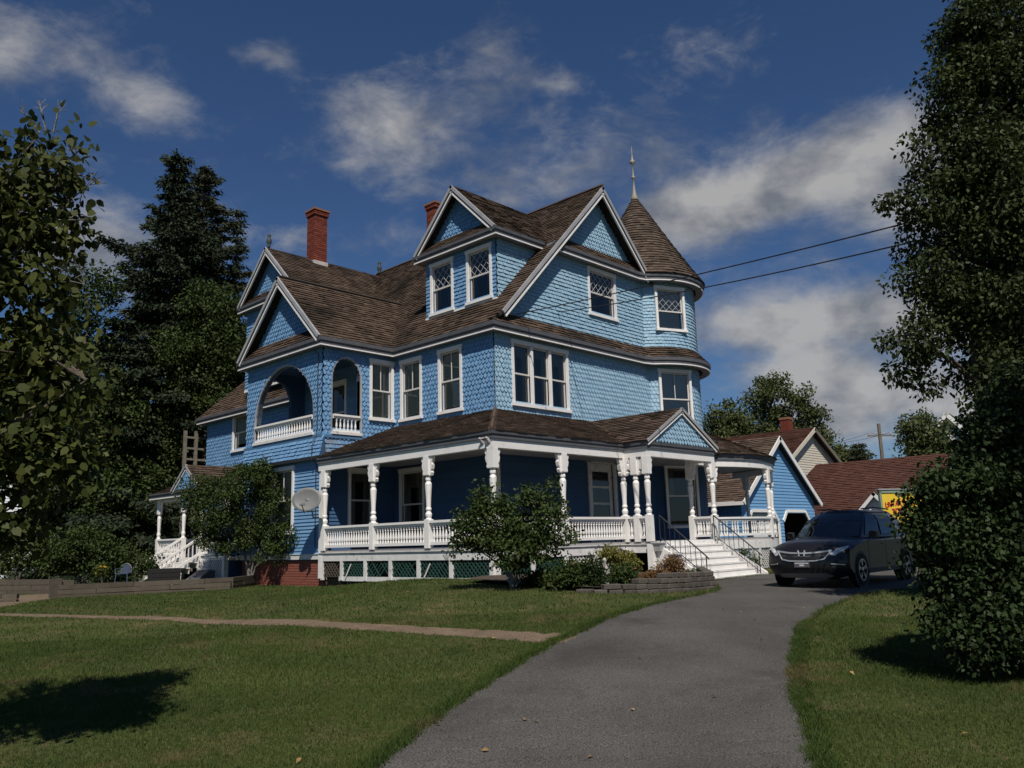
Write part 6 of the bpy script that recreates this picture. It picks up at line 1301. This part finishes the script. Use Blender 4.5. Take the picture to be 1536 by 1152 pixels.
b = gz(PH(1292, 700, 72)); conifer('fir_tree', 'small pointed fir beyond the brown roof ridge', b, topz(1293, 660, 72)-b[2], 2.4, 64, 'leaf_conifer_warm', n=9000, z0=.2)
leafy('far_tree', 'low round far tree beside the pointed fir', 1272, 74, [(1268, 690, 20, 16, 0), (1285, 695, 16, 12, 0)], 50, 5000, .26, .16, 'leaf_far', .5, 65, r0=.2)
leafy('maple_tree', 'mid green tree between the far pole and the white gabled house', 1388, 50, [(1372, 645, 26, 28, 0), (1395, 660, 34, 30, 0), (1362, 672, 20, 18, 0), (1410, 690, 40, 30, 0), (1385, 628, 12, 12, 0)], 110, 8200, .19, .12, 'leaf_far', .34, 66, r0=.2)
# --- big tree and lilac hedge on the right
d = 14.2
leafy('cherry_tree', 'tall dark leafy tree on the lawn overhanging the driveway wires', 1500, d, [(1500, 60, 92, 110, 0), (1460, 150, 84, 90, 0), (1440, 260, 84, 80, 0), (1520, 300, 130, 110, 0), (1425, 350, 74, 70, 0), (1500, 440, 120, 90, 0), (1405, 440, 62, 50, -.2), (1360, 500, 44, 38, -.3), (1390, 550, 46, 44, -.2), (1480, 545, 90, 60, 0), (1590, 480, 90, 120, 0), (1570, 200, 90, 120, 0), (1480, -40, 60, 60, 0), (1570, 620, 70, 60, 0), (1500, 615, 60, 40, 0), (1540, 590, 60, 50, 0), (1450, 60, 50, 50, 0), (1350, 420, 30, 24, -.2), (1345, 300, 26, 30, -.1)],
      640, 105000, .092, .052, 'leaf_right', .22, 71, r0=.15, base_py=930, nbr=260, droop=.7, fine=True)
d = 8.6
b = G(1475, 1000); bl = []
for x, y, rx, ry, dd in [(1500, 668, 60, 50, .2), (1440, 748, 62, 62, 0), (1412, 800, 50, 52, 0), (1490, 770, 95, 85, .2), (1432, 862, 54, 50, 0), (1510, 880, 90, 80, 0), (1490, 950, 58, 42, -.2), (1550, 690, 70, 90, .2), (1580, 800, 80, 90, .2), (1560, 940, 70, 60, 0), (1405, 845, 34, 38, 0), (1535, 600, 50, 50, .3), (1385, 800, 24, 30, .1), (1400, 740, 22, 30, .1), (1375, 870, 16, 18, 0), (1420, 930, 26, 24, -.1), (1460, 985, 30, 16, -.2), (1470, 650, 30, 40, .3), (1530, 640, 60, 60, .3)]:
    bl.append((PH(x, y, d+dd), (rx*d/FOC, (rx+ry)/2*d/FOC, ry*d/FOC)))
st = [[b+(np.array(q[0])-b)*np.array((.15, .15, .4)), np.array(q[0])] for q in bl]
tree('lilac_shrub', 'large dense green lilac shrub standing on the lawn below the tall tree', 'shrub', b, st, bl, 560, 72000, .055, .037, 'leaf_bush', .13, 'bark', .024, None, 72, 160, droop=.6, fine=True)
# --- tree at the left edge: sparse big leaves, crown mostly out of view
d = 6.2; b = LD(-5.6, 5.6); bl = []
for x, y, rx, ry, dd in [(58, 205, 36, 20, 0), (40, 270, 54, 36, 0), (88, 255, 22, 34, 0), (60, 340, 62, 36, 0), (105, 305, 20, 18, 0), (10, 300, 50, 60, 0), (30, 440, 60, 60, 0), (70, 500, 55, 50, 0), (25, 560, 70, 70, 0), (90, 590, 60, 44, 0), (130, 570, 34, 24, -.1), (60, 660, 70, 50, 0), (0, 680, 60, 60, 0), (100, 690, 30, 30, 0), (20, 760, 60, 46, 0), (-80, 400, 110, 160, 0), (-100, 640, 110, 140, 0)]:
    bl.append((PH(x, y, d+dd), (rx*d/FOC, (rx+ry)/2*d/FOC, ry*d/FOC), (rx*ry)**1.0))
for l, dd, z, r in ((-4.9, 4.6, 3.7, 1.0), (-5.6, 5.0, 4.3, 1.1), (-6.2, 5.6, 3.4, 1.2), (-4.3, 5.2, 4.6, .5), (-5.2, 4.0, 3.3, .7), (-4.0, 4.9, 4.9, .35), (-4.3, 5.5, 3.9, .35), (-3.9, 4.4, 4.2, .3), (-4.4, 3.6, 3.9, .4)): bl.append((LD(l, dd, z), (r, r, r*.8), 5200*r*r))
st = [[b+(np.array(q[0])-b)*np.array((.15, .15, .45)), np.array(q[0])] for q in bl[::2]]
def twigs(o, base, rng, Pc):
    mb = MB()
    for x, y, x2, y2 in ((70, 200, 58, 150), (80, 200, 88, 160), (100, 240, 130, 265), (105, 300, 150, 265), (95, 420, 120, 400), (60, 200, 30, 165), (90, 250, 120, 225), (80, 330, 130, 330), (60, 450, 100, 400), (75, 560, 60, 600)):
        p, q = PH(x, y, d)-base, PH(x2, y2, d)-base; m = (p+q)/2+rng.normal(0, .03, 3); mb.tube([p, m, q], [.008, .006, .003], 4)
        for k in range(7): e = q+rng.normal(0, .05, 3); mb.tube([m*(1-k/7)+q*k/7, e], [.003, .0015], 3)
    mb.build('bare_twigs', 'bark_grey', o, 1)['kind'] = 'stuff'
tree('linden_tree', 'yellowing broad leafed tree with bare twigs on the lawn edge', 'tree', b, st, bl, 330, 15000, .078, .060, 'leaf_left', .125, 'bark', .03, None, 73, 200, droop=1.0, extra=twigs, fine=True)
# --- unseen tree shadowing the right lawn; crown widened to shade the lilac
b = LD(6.6, 4.6); bl = [(LD(l, dd, z), (r, r, r*.8)) for l, dd, z, r in ((6.4, 5.2, 3.6, 1.1), (5.6, 5.4, 3.3, .6), (7.2, 4.6, 4.2, 1.2), (6.8, 6.0, 3.0, .8), (7.6, 5.6, 3.4, 1.0), (6.0, 6.6, 4.4, .9), (5.8, 5.8, 5.0, .9), (6.9, 7.0, 4.6, 1.0))]
tree('plum_tree', 'leafy tree on the right lawn casting its shadow beside the lilac shrub', 'tree', b, [[b+(np.array(q[0])-b)*np.array((.2, .2, .5)), np.array(q[0])] for q in bl], bl, 190, 17000, .085, .055, 'leaf_bush', .22, 'bark', .08, None, 74, 60)
